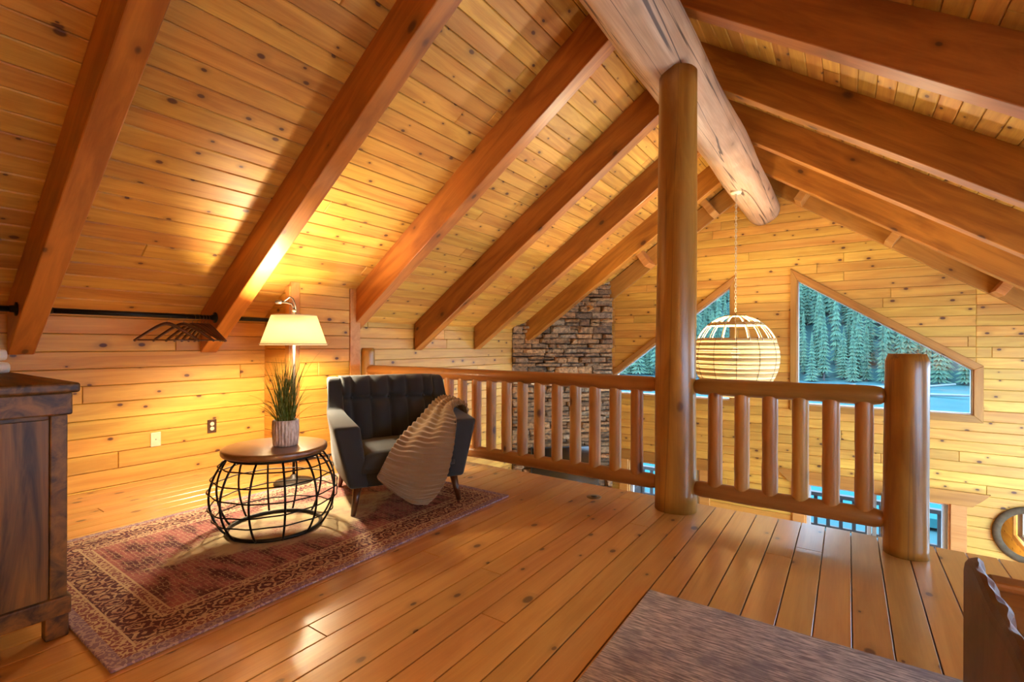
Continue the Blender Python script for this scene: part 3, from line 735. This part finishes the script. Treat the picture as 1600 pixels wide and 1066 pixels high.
# ---- wire cage side table
TX, TY = -2.845, 1.60
tb = tag(empty('side_table', (TX, TY, .013)), 'round wooden side table on a bulging black wire cage base', 'table')
MB().lathe([(.275, .452), (.288, .456), (.292, .465), (.292, .482), (.288, .489), (.275, .491)], 56).build('table_top', 'table_top', tb, True, bevel=0)
def ringpts(r, z, n=56, tilt=0, ph=0, wav=0): return [(r*math.cos(2*PI*k/n), r*math.sin(2*PI*k/n), z+tilt*math.cos(2*PI*k/n+ph)+wav*math.sin(10*2*PI*k/n)) for k in range(n)]
MB().tube(ringpts(.255, .011), .011, 10, True).build('base_ring', 'black_metal', tb, True)
MB().tube(ringpts(.252, .442), .010, 10, True).build('top_ring', 'black_metal', tb, True)
def cage_r(z): return .252+.093*math.sin(PI*min(1, max(0, z/.442)))**.75
for k in range(12):
    a = 2*PI*k/12+.15; pts = []
    for i in range(17): z = .442*i/16; r = cage_r(z); pts.append((r*math.cos(a), r*math.sin(a), z+.0))
    MB().tube(pts, .0062, 8).build('cage_rod', 'black_metal', tb, True)
for z, tl, ph in ((.095, .012, .4), (.175, -.014, 1.9), (.255, .015, 3.1), (.335, -.012, .9), (.395, .006, 2.)):
    n = 72; pts = []
    for k in range(n):
        an = 2*PI*k/n; zz_ = z+tl*math.cos(an+ph); r = cage_r(zz_)+.009+.005*math.cos(12*(an-.15)); pts.append((r*math.cos(an), r*math.sin(an), zz_))
    MB().tube(pts, .0042, 6, True).build('cage_hoop', 'black_metal', tb, True)

# ---- potted grass
PX, PY, PZ = TX+.055, TY+.03, .505
pt = tag(empty('potted_grass', (PX, PY, PZ)), 'grassy green plant in a small ribbed grey pot on the side table', 'plant')
mb = MB(); seg = 96; prof = [(.058, 0), (.066, .004), (.070, .05), (.072, .11), (.071, .150), (.069, .155), (.064, .155), (.062, .14), (.001, .138)]
v = []; f = []
for r, z in prof:
    for k in range(seg):
        a = 2*PI*k/seg; rr = r+(.0035*math.cos(24*a) if .003 < z < .152 and r > .065 else 0); v.append((rr*math.cos(a), rr*math.sin(a), z))
for i in range(len(prof)-1):
    for k in range(seg): f.append((i*seg+k, i*seg+(k+1) % seg, (i+1)*seg+(k+1) % seg, (i+1)*seg+k))
f.append(tuple(range(seg))[::-1]); mb.add(v, f).build('pot', 'pot', pt, True)
rnd = random.Random(9); gmb = MB()
def blade(mb, base, az, lean, L, w, droop):
    n = 8; p = Vector(base); el = PI/2-lean; side = Vector((-math.sin(az+1.2), math.cos(az+1.2), 0)); pts = []
    for i in range(n+1):
        pts.append(p.copy()); e = el-droop*(i/n)**1.5; p = p+Vector((math.cos(az)*math.cos(e), math.sin(az)*math.cos(e), math.sin(e)))*(L/n)
    v = []; f = []
    for i, q in enumerate(pts):
        ww = w*(1-(i/n)**1.6)+.0004; v += [q-side*ww, q+side*ww]
    for i in range(n): f.append((2*i, 2*i+1, 2*i+3, 2*i+2))
    mb.add(v, f)
for k in range(150):
    a = rnd.uniform(0, 6.28); r = .045*math.sqrt(rnd.random())
    blade(gmb, (r*math.cos(a), r*math.sin(a), .135), rnd.uniform(0, 6.28), abs(rnd.gauss(0, .16)), rnd.uniform(.22, .42), rnd.uniform(.0022, .004), rnd.uniform(0, .3))
for k in range(34):
    a = rnd.uniform(0, 6.28); blade(gmb, (.04*math.cos(a), .04*math.sin(a), .135), a, rnd.uniform(.3, .7), rnd.uniform(.22, .34), .0022, rnd.uniform(1.0, 2.3))
for a, ln in ((3.4, .55), (.3, .6), (2.8, .5)): blade(gmb, (.03*math.cos(a), .03*math.sin(a), .135), a, .25, ln, .0016, .9)
o = gmb.build('grass_blades', 'grass', pt); o['kind'] = 'stuff'

# ---- floor lamp
LX, LY = -3.655, 2.205
lp = tag(empty('floor_lamp', (LX, LY, .001)), 'bronze floor lamp with lit cream linen shade beside the side table', 'lamp')
MB().lathe([(.002, .0), (.145, .0), (.150, .008), (.146, .018), (.11, .028), (.06, .040), (.03, .050), (.018, .07), (.001, .07)], 40, cap=False).build('base', 'bronze', lp, True)
MB().tube([(0, 0, .05), (0, 0, 1.40)], .011, 12).build('pole', 'bronze', lp, True)
MB().lathe([(.011, -.03), (.017, -.02), (.013, 0), (.02, .015), (.011, .03)], 16, (0, 0, .56)).build('collar', 'bronze', lp, True)
# linen shade: thin walled open frustum
sm = MB(); seg = 56; v = []; f = []
for r, z in ((.250, 1.105), (.168, 1.345), (.165, 1.345), (.247, 1.105)):
    for k in range(seg): v.append((r*math.cos(2*PI*k/seg), r*math.sin(2*PI*k/seg), z))
for i in range(4):
    for k in range(seg): f.append((i*seg+k, i*seg+(k+1) % seg, ((i+1) % 4)*seg+(k+1) % seg, ((i+1) % 4)*seg+k))
sh = sm.add(v, f).build('lamp_shade', 'shade', lp, True)
MB().tube(ringpts(.2515, 1.115), .0035, 6, True).build('trim_ring', 'cane_white', sh, True)
MB().tube(ringpts(.169, 1.343), .003, 6, True).build('trim_ring', 'cane_white', sh, True)
rx, ry = math.cos(TH), math.sin(TH)
def L(a, z): return (rx*a, ry*a, z)
MB().tube([L(0, 1.34), L(-.002, 1.40), L(-.02, 1.435), L(-.06, 1.448), L(-.115, 1.452)], .008, 10).build('arm', 'bronze', lp, True)
MB().tube([L(.012, 1.38), L(.008, 1.43), L(-.012, 1.478), L(-.035, 1.495), L(-.058, 1.475), L(-.085, 1.455), L(-.115, 1.452)], .006, 10).build('scroll', 'bronze', lp, True)
MB().lathe([(.004, -.03), (.016, -.02), (.018, 0), (.016, .02), (.004, .03)], 14).build('knob', 'bronze', lp, True, mw=Matrix.Translation(L(-.125, 1.452)) @ Matrix.Rotation(TH, 4, 'Z') @ Matrix.Rotation(PI/2, 4, 'Y'))
MB().lathe([(.010, 0), (.020, .006), (.022, .02), (.014, .028), (.014, .04), (.02, .05), (.008, .06)], 16, (0, 0, 1.335)).build('finial', 'brass', lp, True)
MB().lathe([(.001, -.05), (.018, -.04), (.03, -.01), (.025, .02), (.012, .05), (.001, .052)], 16, (.08, -.08, 1.19)).build('bulb', 'bulb', lp, True)
point_light('floor_lamp_light', (LX+.08, LY-.08, 1.20), 155, .06)

# ---- dresser with towels
dr = tag(empty('dresser', (-3.24, .315, 0)), 'dark stained wooden dresser at the left edge', 'dresser')
DX, DY = .78, .245
MB().box((-DX-.035, -DY-.03, .93), (DX+.035, DY+.03, .968)).build('dresser_top', 'dresser', dr, bevel=.010, seg=3)
MB().box((-DX-.012, -DY-.012, .845), (DX+.012, DY+.012, .93)).build('apron', 'dresser', dr, bevel=.006)
MB().box((-DX+.02, -DY+.02, .10), (DX-.018, DY-.02, .845)).build('body', 'dresser', dr, mw=None)
for sy in (-1, 1):
    for sx in (-1, 1): MB().box((min(sx*DX, sx*(DX-.06)), min(sy*DY, sy*(DY-.05)), 0), (max(sx*DX, sx*(DX-.06)), max(sy*DY, sy*(DY-.05)), .845)).build('leg', 'dresser', dr, bevel=.004)
# end panel as upright boards
for k in range(3):
    y0 = -DY+.05+k*(2*DY-.10)/3; MB().box((0, -.0, 0), (.7, (2*DY-.10)/3-.002, .012)).build('end_panel', 'dresser', dr, mw=frame((DX-.018, y0, .13), (0, 0, 1), (0, 1, 0), (-1, 0, 0)) @ Matrix.Translation((0, 0, -.012)), bevel=.002)
MB().box((DX-.05, -DY-.01, .085), (DX+.014, DY+.01, .155)).build('bottom_rail', 'dresser', dr, bevel=.006)
for sy in (-1, 1): MB().box((DX-.05, sy*(DY-.03)-.034, 0), (DX+.008, sy*(DY-.03)+.034, .09)).build('foot', 'dresser', dr, bevel=.006)
for k in range(3):
    d_ = MB().box((-DX+.07, -DY-.008, .17+k*.225), (DX-.07, -DY+.03, .37+k*.225)).build('drawer', 'dresser', dr, bevel=.006)
    for sx in (-.4, .4): MB().lathe([(.008, 0), (.008, .015), (.018, .022), (.016, .032), (.002, .035)], 14).build('knob', 'brass', d_, True, mw=Matrix.Translation((sx, -DY-.006, .27+k*.225)) @ Matrix.Rotation(PI/2, 4, 'X'))
def towel(z, h, w, l, lab, rx_):
    n = 20; v = []; f = []
    poly = []
    for k in range(n): a = 2*PI*k/n; poly.append((math.copysign(abs(math.cos(a))**.45, math.cos(a))*w/2, math.copysign(abs(math.sin(a))**.8, math.sin(a))*h/2))
    m = 10
    for i in range(m+1):
        t = i/m*2-1; sc = (1-abs(t)**8*.12)
        for (a, b) in poly: v.append((a*sc+rnd.uniform(-.002, .002), t*l/2, b*sc+h/2))
    for i in range(m):
        for k in range(n): f.append((i*n+k, i*n+(k+1) % n, (i+1)*n+(k+1) % n, (i+1)*n+k))
    f.append(tuple(range(n))[::-1]); f.append(tuple(m*n+k for k in range(n)))
    o = MB().add(v, f).build('folded_towel', 'towel', None, True, mw=Matrix.Translation((-3.385, .33, z)) @ Matrix.Rotation(rx_, 4, 'Z'))
    tag(o, lab, 'towel', 'folded white towels on the dresser')
towel(.969, .060, .30, .40, 'lower of two folded white towels on the dresser', .05); towel(1.030, .060, .29, .39, 'upper of two folded white towels on the dresser', .0)

# ---- clothes rod and hangers
RX, RZ = -4.39, 1.335
rod_labels = ['black pipe clothes rod carrying wooden hangers between two rafters', 'short black pipe rod left of the leftmost rafter', 'short black pipe rod behind the floor lamp shade']
for i, (a, b) in enumerate(((RY[0]+.135, RY[1]), (RY[0]-1.11, RY[0]), (RY[1]+.135, B0))):
    r_ = tag(empty('clothes_rod', (RX, (a+b)/2, RZ)), rod_labels[i], 'rod', 'black clothes rods between the rafters')
    MB().tube([(0, a-(a+b)/2+.002, 0), (0, b-(a+b)/2-.002, 0)], .0185, 14).build('pipe', 'black_metal', r_, True)
    for s_, y in ((1, a), (-1, b)):
        MB().lathe([(.045, 0), (.045, .008), (.024, .012), (.021, .035), (.001, .035)], 20).build('flange', 'black_metal', r_, True, mw=Matrix.Translation((0, y-(a+b)/2+s_*.001, 0)) @ Matrix.Rotation(-s_*PI/2, 4, 'X'))
def hanger():
    h = empty('coat_hanger')
    pts = []; rr = []
    for i in range(25):
        t = i/24*2-1; x = .215*t; z = -.058-.135*(math.sqrt(t*t+.05)-.2236)/.80; pts.append((x, .018*(abs(t)**2), z)); rr.append(.0145-.005*abs(t))
    MB().tube(pts, rr, 10).build('shoulder', 'hanger', h, True)
    MB().tube([(-.205, .017, -.186), (.205, .017, -.186)], .0055, 8).build('bar', 'hanger', h, True)
    hk = [(0, 0, -.055), (0, 0, -.03)]+[(.021*math.sin(a), 0, .0-.021*math.cos(a)) for a in [PI*2*k/14 for k in range(0, 11)]]
    MB().tube([(0, 0, -.06), (0, 0, -.035)]+[(.0255*math.sin(a), 0, -.0255*math.cos(a)) for a in [.25+.38*k for k in range(12)]], .0018, 6).build('hook', 'brass', h, True)
    return h
def copy_tree(o, parent=None):
    c = o.copy(); COL.objects.link(c); c.parent = parent
    for q in list(o.children): copy_tree(q, c)
    return c
hp = hanger()
hs = [(1.585, 58), (1.70, 52), (1.765, 40), (1.80, 30), (1.83, 22), (1.855, 14), (1.88, 8)]
for i, (y, a) in enumerate(hs):
    o = hp if i == 0 else copy_tree(hp)
    o.location = (RX, y, RZ+.0185+.0018-.0255+.000); o.rotation_euler = (0, 0, math.radians(a))
    tag(o, ['leftmost dark wooden coat hanger, hanging widest apart on the black rod', 'dark wooden coat hanger second from the left on the black rod'][i] if i < 2 else f'{["third", "fourth", "fifth", "sixth", "seventh"][i-2]} dark wooden coat hanger from the left, bunched by the rafter', 'hanger', 'wooden coat hangers on the rod')

# ---- outlets
ob = tag(MB().box((0, -.036, -.058), (.006, .036, .058)).build('blank_wall_plate', 'white_plastic', mw=Matrix.Translation((XW, 1.615, .325)), bevel=.003), 'cream wall plate low on the left wall', 'wall plate')
MB().lathe([(.004, 0), (.004, .003), (.001, .004)], 10).build('screw', 'brown_plastic', ob, mw=Matrix.Translation((.006, 0, 0)) @ Matrix.Rotation(PI/2, 4, 'Y'))
oo = tag(MB().box((0, -.038, -.060), (.006, .038, .060)).build('outlet', 'brown_plastic', mw=Matrix.Translation((XW, 2.045, .375)), bevel=.003), 'dark brown electric outlet with light sockets on the left wall', 'outlet')
for dz in (-.021, .021): MB().lathe([(.017, 0), (.017, .003), (.014, .004)], 20).build('socket', 'white_plastic', oo, mw=Matrix.Translation((.006, 0, dz)) @ Matrix.Rotation(PI/2, 4, 'Y'))
fo = tag(MB().lathe([(.052, 0), (.055, .003), (.050, .006), (.001, .006)], 32).build('floor_outlet', 'brass', None, True, mw=Matrix.Translation((-1.528, 3.268, .0))), 'round dark metal floor outlet near the tall post', 'outlet')
MB().lathe([(.022, 0), (.022, .002), (.001, .002)], 24).build('cap', 'black', fo, True, mw=Matrix.Translation((0, 0, .006)))

# ---- live edge bed frame in the corner
bd = tag(empty('bed_frame', (.26, 1.2, .013)), 'glossy live-edge wooden bed frame corner on the grey rug at lower right', 'bed')
def slab():
    n = 170; v = []; f = []
    prof = [(-.015, 0), (.055, 0), (.060, .80), (.064, .90), (.056, .955), (.040, .985), (.020, 1.0), (.002, .995), (-.010, .975), (-.015, .94)]
    for i in range(n+1):
        y = -1.0+1.48*i/n; zt_ = .56+.016*math.sin(y*6)+.010*math.sin(y*17+1)
        for j, (px, pz) in enumerate(prof):
            k = 1. if 2 < j < 7 else (.25 if j in (2, 7) else 0.)
            bark = (.006*math.sin(y*23+j*.5)+.004*math.sin(y*47+j*.9)+.003*math.sin(y*90-j*.6))*k
            v.append((-.015+(px+.015)*.5+bark*.7, y, .02+(zt_-.02)*pz+bark*.5))
    m = len(prof)
    for i in range(n):
        for k in range(m): f.append((i*m+k, i*m+(k+1) % m, (i+1)*m+(k+1) % m, (i+1)*m+k))
    f.append(tuple(range(m))[::-1]); f.append(tuple(n*m+k for k in range(m))); return MB().add(v, f)
slab().build('footboard', 'live_edge', bd)
MB().box((.022, .40, .14), (1.9, .46, .545)).build('side_rail', 'bed_plank', bd, bevel=.008)
MB().box((.022, -1.0, .12), (.085, .40, .53)).build('ledge_plank', 'bed_plank', bd, bevel=.006)
MB().box((.086, -1.0, .12), (1.85, .40, .38)).build('mattress', 'mattress', bd, bevel=.03, seg=3)

# ---- globe pendant
GX, GY, GZ = -1.09, 6.2, .975
pd = tag(empty('pendant_lamp', (GX, GY, 2.93)), 'large lit woven globe pendant lamp hanging on a chain from the ridge log', 'lamp')
o0 = -2.93
MB().lathe([(.001, -.03), (.055, -.028), (.062, -.012), (.062, .02), (.001, .02)], 28).build('canopy', 'cane_white', pd, True)
# chain of links
link = MB().tube([(.009*math.cos(a), 0, .017*math.sin(a)+(.006 if math.sin(a) > 0 else -.006)) for a in [2*PI*k/14 for k in range(14)]], .0036, 6, True).mesh('chain_link', 'cane_white', True)
zz0 = 2.90; k = 0
while zz0 > 1.50:
    o = bpy.data.objects.new('chain_link', link); COL.objects.link(o); o.parent = pd; o.location = (0, 0, zz0+o0); o.rotation_euler = (0, 0, k % 2*PI/2+.3); zz0 -= .036; k += 1
RXY, RZZ = .465, .50
def gr_(z): q = max(0., 1-((z-GZ)/RZZ)**2); return RXY*math.sqrt(q)
for k in range(18):
    a = 2*PI*k/18; pts = []
    for i in range(21):
        z = 1.462-(1.462-1.17)*i/20; r = gr_(z)+.002; pts.append((r*math.cos(a), r*math.sin(a), z+o0))
    MB().tube(pts, .0055, 6).build('meridian', 'cane_white', pd, True)
MB().tube(ringpts(gr_(1.462)+.006, 1.462+o0, 36), .008, 8, True).build('top_ring', 'brass', pd, True)
def strip(z0, z1, name, mat):
    v = []; f = []; n = 56
    for z, q in ((z0, 0), (z1, 0), (z1, -.006), (z0, -.006)):
        r = gr_(z)+q
        for k in range(n): v.append((r*math.cos(2*PI*k/n), r*math.sin(2*PI*k/n), z+o0))
    for i in range(4):
        for k in range(n): f.append((i*n+k, i*n+(k+1) % n, ((i+1) % 4)*n+(k+1) % n, ((i+1) % 4)*n+k))
    MB().add(v, f).build(name, mat, pd, True)
strip(1.345, 1.385, 'upper_band', 'cane')
z = 1.20; i = 0
while z > .52:
    hh = (.034, .016, .044, .022, .026, .030)[i % 6]; strip(z-hh+.001, z, 'woven_band', 'cane' if i % 2 == 0 else 'cane_lit'); z -= hh; i += 1
for k in range(12):
    a = 2*PI*k/12+.2; MB().tube([((gr_(zq)+.002)*math.cos(a), (gr_(zq)+.002)*math.sin(a), zq+o0) for zq in [1.20-.66*i/12 for i in range(13)]], .0022, 5).build('wire', 'bronze', pd, True)
MB().lathe([(.001, -.07), (.03, -.06), (.05, -.01), (.042, .03), (.018, .07), (.001, .072)], 20, (0, 0, GZ+.05+o0)).build('bulb', 'bulb', pd, True)
MB().tube([(0, 0, GZ+.12+o0), (0, 0, 1.49+o0)], .007, 8).build('stem', 'brass', pd, True)
point_light('pendant_light', (GX, GY, GZ+.05), 230, .08)

# ---- lower great room: mirror, curtain, lamps
mr = tag(empty('round_mirror', (1.76, YG-.002, -1.085)), 'round mirror with dark rustic frame on the gable wall', 'mirror')
rmx = Matrix.Rotation(PI/2, 4, 'X')
MB().lathe([(.262, 0), (.335, 0), (.342, .02), (.335, .04), (.30, .052), (.268, .04), (.262, 0)], 56, cap=False).build('mirror_frame', 'rustic', mr, True, mw=rmx)
MB().lathe([(.001, .012), (.276, .012)], 56, cap=False).build('mirror_glass', 'mirror', mr, mw=rmx)
cu = MB(); n = 60; v = []; f = []
for j, z in enumerate((-.80, -1.6, -2.70)):
    for k in range(n+1): v.append((.36+.26*k/n, YG-.10+.03*math.sin(k*.72)*(1+.2*j), z))
for j in range(2):
    for k in range(n): a = j*(n+1)+k; f.append((a, a+1, a+n+2, a+n+1))
o = cu.add(v, f).build('curtain', 'curtain', None, True); sol = o.modifiers.new('solid', 'SOLIDIFY'); sol.thickness = .003
tag(o, 'pale pleated curtain hanging at the lower glazed door', 'curtain')
def lower_lamp(x, y, lab, power, z0=ZL, zs=1.5):
    l = tag(empty('standing_lamp', (x, y, z0)), lab, 'lamp')
    MB().lathe([(.002, 0), (.13, 0), (.13, .02), (.02, .04), (.001, .05)], 28, cap=False).build('base', 'bronze', l, True)
    MB().tube([(0, 0, .03), (0, 0, zs-.05)], .012, 10).build('pole', 'bronze', l, True)
    v = []; f = []; seg = 40
    for r, z in ((.23, zs-.12), (.14, zs+.12), (.137, zs+.12), (.227, zs-.12)):
        for k in range(seg): v.append((r*math.cos(2*PI*k/seg), r*math.sin(2*PI*k/seg), z))
    for i in range(4):
        for k in range(seg): f.append((i*seg+k, i*seg+(k+1) % seg, ((i+1) % 4)*seg+(k+1) % seg, ((i+1) % 4)*seg+k))
    MB().add(v, f).build('lamp_shade', 'shade', l, True)
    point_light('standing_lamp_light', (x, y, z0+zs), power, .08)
lower_lamp(1.7, 5.2, 'standing lamp on the lower floor by the right wall', 130)
lower_lamp(-3.6, 4.6, 'added standing lamp, out of view on the lower floor by the left wall', 50)  # added out of view as warm fill for the lower room
lower_lamp(1.9, -1.2, 'added fill lamp, out of view behind the bed in the loft', 360, 0., 1.6)  # fill light added behind the camera to brighten the foreground

# ------------------------------------------------------------------ outdoors
GZ0 = -3.5
tag(MB().box((-7, YG+.2, -2.78), (5, 11.1, -2.66)).build('deck', 'deck_wood'), 'dark timber deck outside the glazed doors', 'deck')
rl_ = tag(empty('deck_railing', (0, 11, -2.66)), 'dark timber deck railing seen through the lower doors', 'railing')
MB().box((-7, -.06, .90), (5, .06, .97)).build('top_rail', 'deck_wood', rl_); MB().box((-7, -.03, .30), (5, .03, .36)).build('bottom_rail', 'deck_wood', rl_)
dbm = MB().box((-.03, -.03, .36), (.03, .03, .90)).mesh('baluster', 'deck_wood')
for k in range(60):
    o = bpy.data.objects.new('baluster', dbm); COL.objects.link(o); o.parent = rl_; o.location = (-6.9+k*.2, 0, 0)
for k in range(5): MB().box((-7+k*3-.06, -.06, -.8), (-7+k*3+.06, .06, .97)).build('post', 'deck_wood', rl_)
# terrain
def ground_z(x, y):
    if y < 68: return GZ0+.25*math.sin(x*.2)*math.sin(y*.23)*(1 if y > 14 else .1)
    t = y-68; return GZ0+.02*t+max(0, t-6)*.50+1.2*math.sin(x*.07+1)*min(1, t/20)+.6*math.sin(x*.2+y*.1)*min(1, t/20)
v = []; f = []; nx, ny = 90, 100
for j in range(ny+1):
    for i in range(nx+1):
        x = -190+330*i/nx; y = -70+320*j/ny; v.append((x, y, ground_z(x, y)))
for j in range(ny):
    for i in range(nx): a = j*(nx+1)+i; f.append((a, a+1, a+nx+2, a+nx+1))
g = MB().add(v, f); yard = [q for q in f if v[q[0]][1] < 8 or v[q[0]][0] > 30]; ys_ = set(yard); nearf = [q for q in f if v[q[0]][1] < 69 and q not in ys_]; farf = [q for q in f if v[q[0]][1] >= 69 and q not in ys_]
tag(MB().add(v, nearf).build('snowy_ground', 'snow', None, True), kind='structure'); tag(MB().add(v, farf).build('hillside', 'hill', None, True), kind='structure')
tag(MB().add(v, yard).build('bounce_yard', 'bounce_snow', None, True), kind='structure')  # bright snow added out of view to bounce daylight up through the windows
tag(MB().prism([(-120, 16), (90, 16), (90, 31), (-120, 30)], GZ0+.05, GZ0+.28).build('frozen_river', 'river'), kind='structure')
def conifer(seed, hgt, rad):
    rnd = random.Random(seed); mb = MB(); mb.tube([(0, 0, 0), (0, 0, hgt*.95)], [hgt*.014, .02], 6); nt = len(mb.f)
    tiers = 17; z0 = hgt*rnd.uniform(.06, .16)
    for i in range(tiers):
        t = i/(tiers-1); z = z0+(hgt-z0)*t; r = rad*(1-t)**.85*rnd.uniform(.8, 1.15)+.05; n = 11; dz = (hgt-z0)/tiers
        v = [(0, 0, z+dz*1.1)]; ph = rnd.uniform(0, 6)
        for k in range(2*n):
            a = PI*k/n+ph; rr = r*(rnd.uniform(.85, 1.15) if k % 2 == 0 else rnd.uniform(.38, .55)); v.append((rr*math.cos(a), rr*math.sin(a), z-dz*(.55 if k % 2 == 0 else .1)*rnd.uniform(.6, 1.2)))
        mb.add(v, [(0, 1+k, 1+(k+1) % (2*n)) for k in range(2*n)])
    m = mb.mesh('spruce_tree', 'trunk'); m.materials.append(M['spruce'])
    m.polygons.foreach_set('material_index', [0 if i < nt else 1 for i in range(len(m.polygons))]); return m, mb, nt
trees = [conifer(s, h_, r_) for s, h_, r_ in ((1, 11, 1.35), (2, 13.5, 1.3), (3, 9, 1.25), (4, 12, 1.0), (5, 7, 1.2))]
rnd = random.Random(77); cells = {}; spots = []
def try_spot(x, y, r):
    k = (int(x//4), int(y//4))
    for i in (-1, 0, 1):
        for j in (-1, 0, 1):
            for a, b in cells.get((k[0]+i, k[1]+j), ()):
                if (x-a)**2+(y-b)**2 < r*r: return
    cells.setdefault(k, []).append((x, y)); spots.append((x, y))
for _ in range(20000):
    y = 70+rnd.random()**1.2*120; try_spot(rnd.uniform(-.72, .36)*y, y, 1.7+.012*(y-70))
def seen(x, y):
    s = x/y*YG
    return any(x0-.1 < s < x1+.1 for x0, x1 in ((-3.4, -1.45), (-.65, 1.3)))
vis = sorted([p for p in spots if seen(*p)], key=lambda p: p[1])[:280]; vs = set(vis)
for x, y in vis:
    m = rnd.choice(trees)[0]; o = bpy.data.objects.new('spruce_tree', m); COL.objects.link(o); o.location = (x, y, ground_z(x, y)-.2)
    q = rnd.uniform(.55, .95); o.scale = (q, q, q*rnd.uniform(.95, 1.15)); o.rotation_euler = (0, 0, rnd.uniform(0, 6.28))
    tag(o, 'dark spruce tree on the forested hillside outside the windows', 'tree', 'spruce trees on the hillside')
mbs = MB()
for x, y in spots:
    if (x, y) in vs: continue
    hg = rnd.uniform(6, 11); rd = hg*.11; gz = ground_z(x, y)-.2
    for i in range(7):
        t = i/6; z = gz+hg*(.1+.78*t); r = rd*(1-t)**.8+.1; ph = rnd.uniform(0, 6)
        mbs.add([(x, y, z+hg*.16)]+[(x+r*(1 if k % 2 else .55)*math.cos(PI*k/5+ph), y+r*(1 if k % 2 else .55)*math.sin(PI*k/5+ph), z-(hg*.05 if k % 2 else 0)) for k in range(10)], [(0, 1+k, 1+(k+1) % 10) for k in range(10)])
tag(mbs.build('distant_forest', 'spruce'), 'dense spruce forest covering the rest of the hillside', 'forest', kind='stuff')
for k in range(9):
    x = rnd.uniform(-2, 11); y = rnd.uniform(52, 64); a = rnd.uniform(-.5, .5); Ln = rnd.uniform(3, 7)
    o = MB().tube([(-Ln/2*math.cos(a), -Ln/2*math.sin(a), 0), (0, 0, .05), (Ln/2*math.cos(a), Ln/2*math.sin(a), rnd.uniform(0, .8))], [.16, .14, .08], 8).build('fallen_log', 'fallen', None, True, mw=Matrix.Translation((x, y, ground_z(x, y)+.12)))
    tag(o, 'pale fallen log lying by the river below the forest', 'log', 'fallen logs by the river')
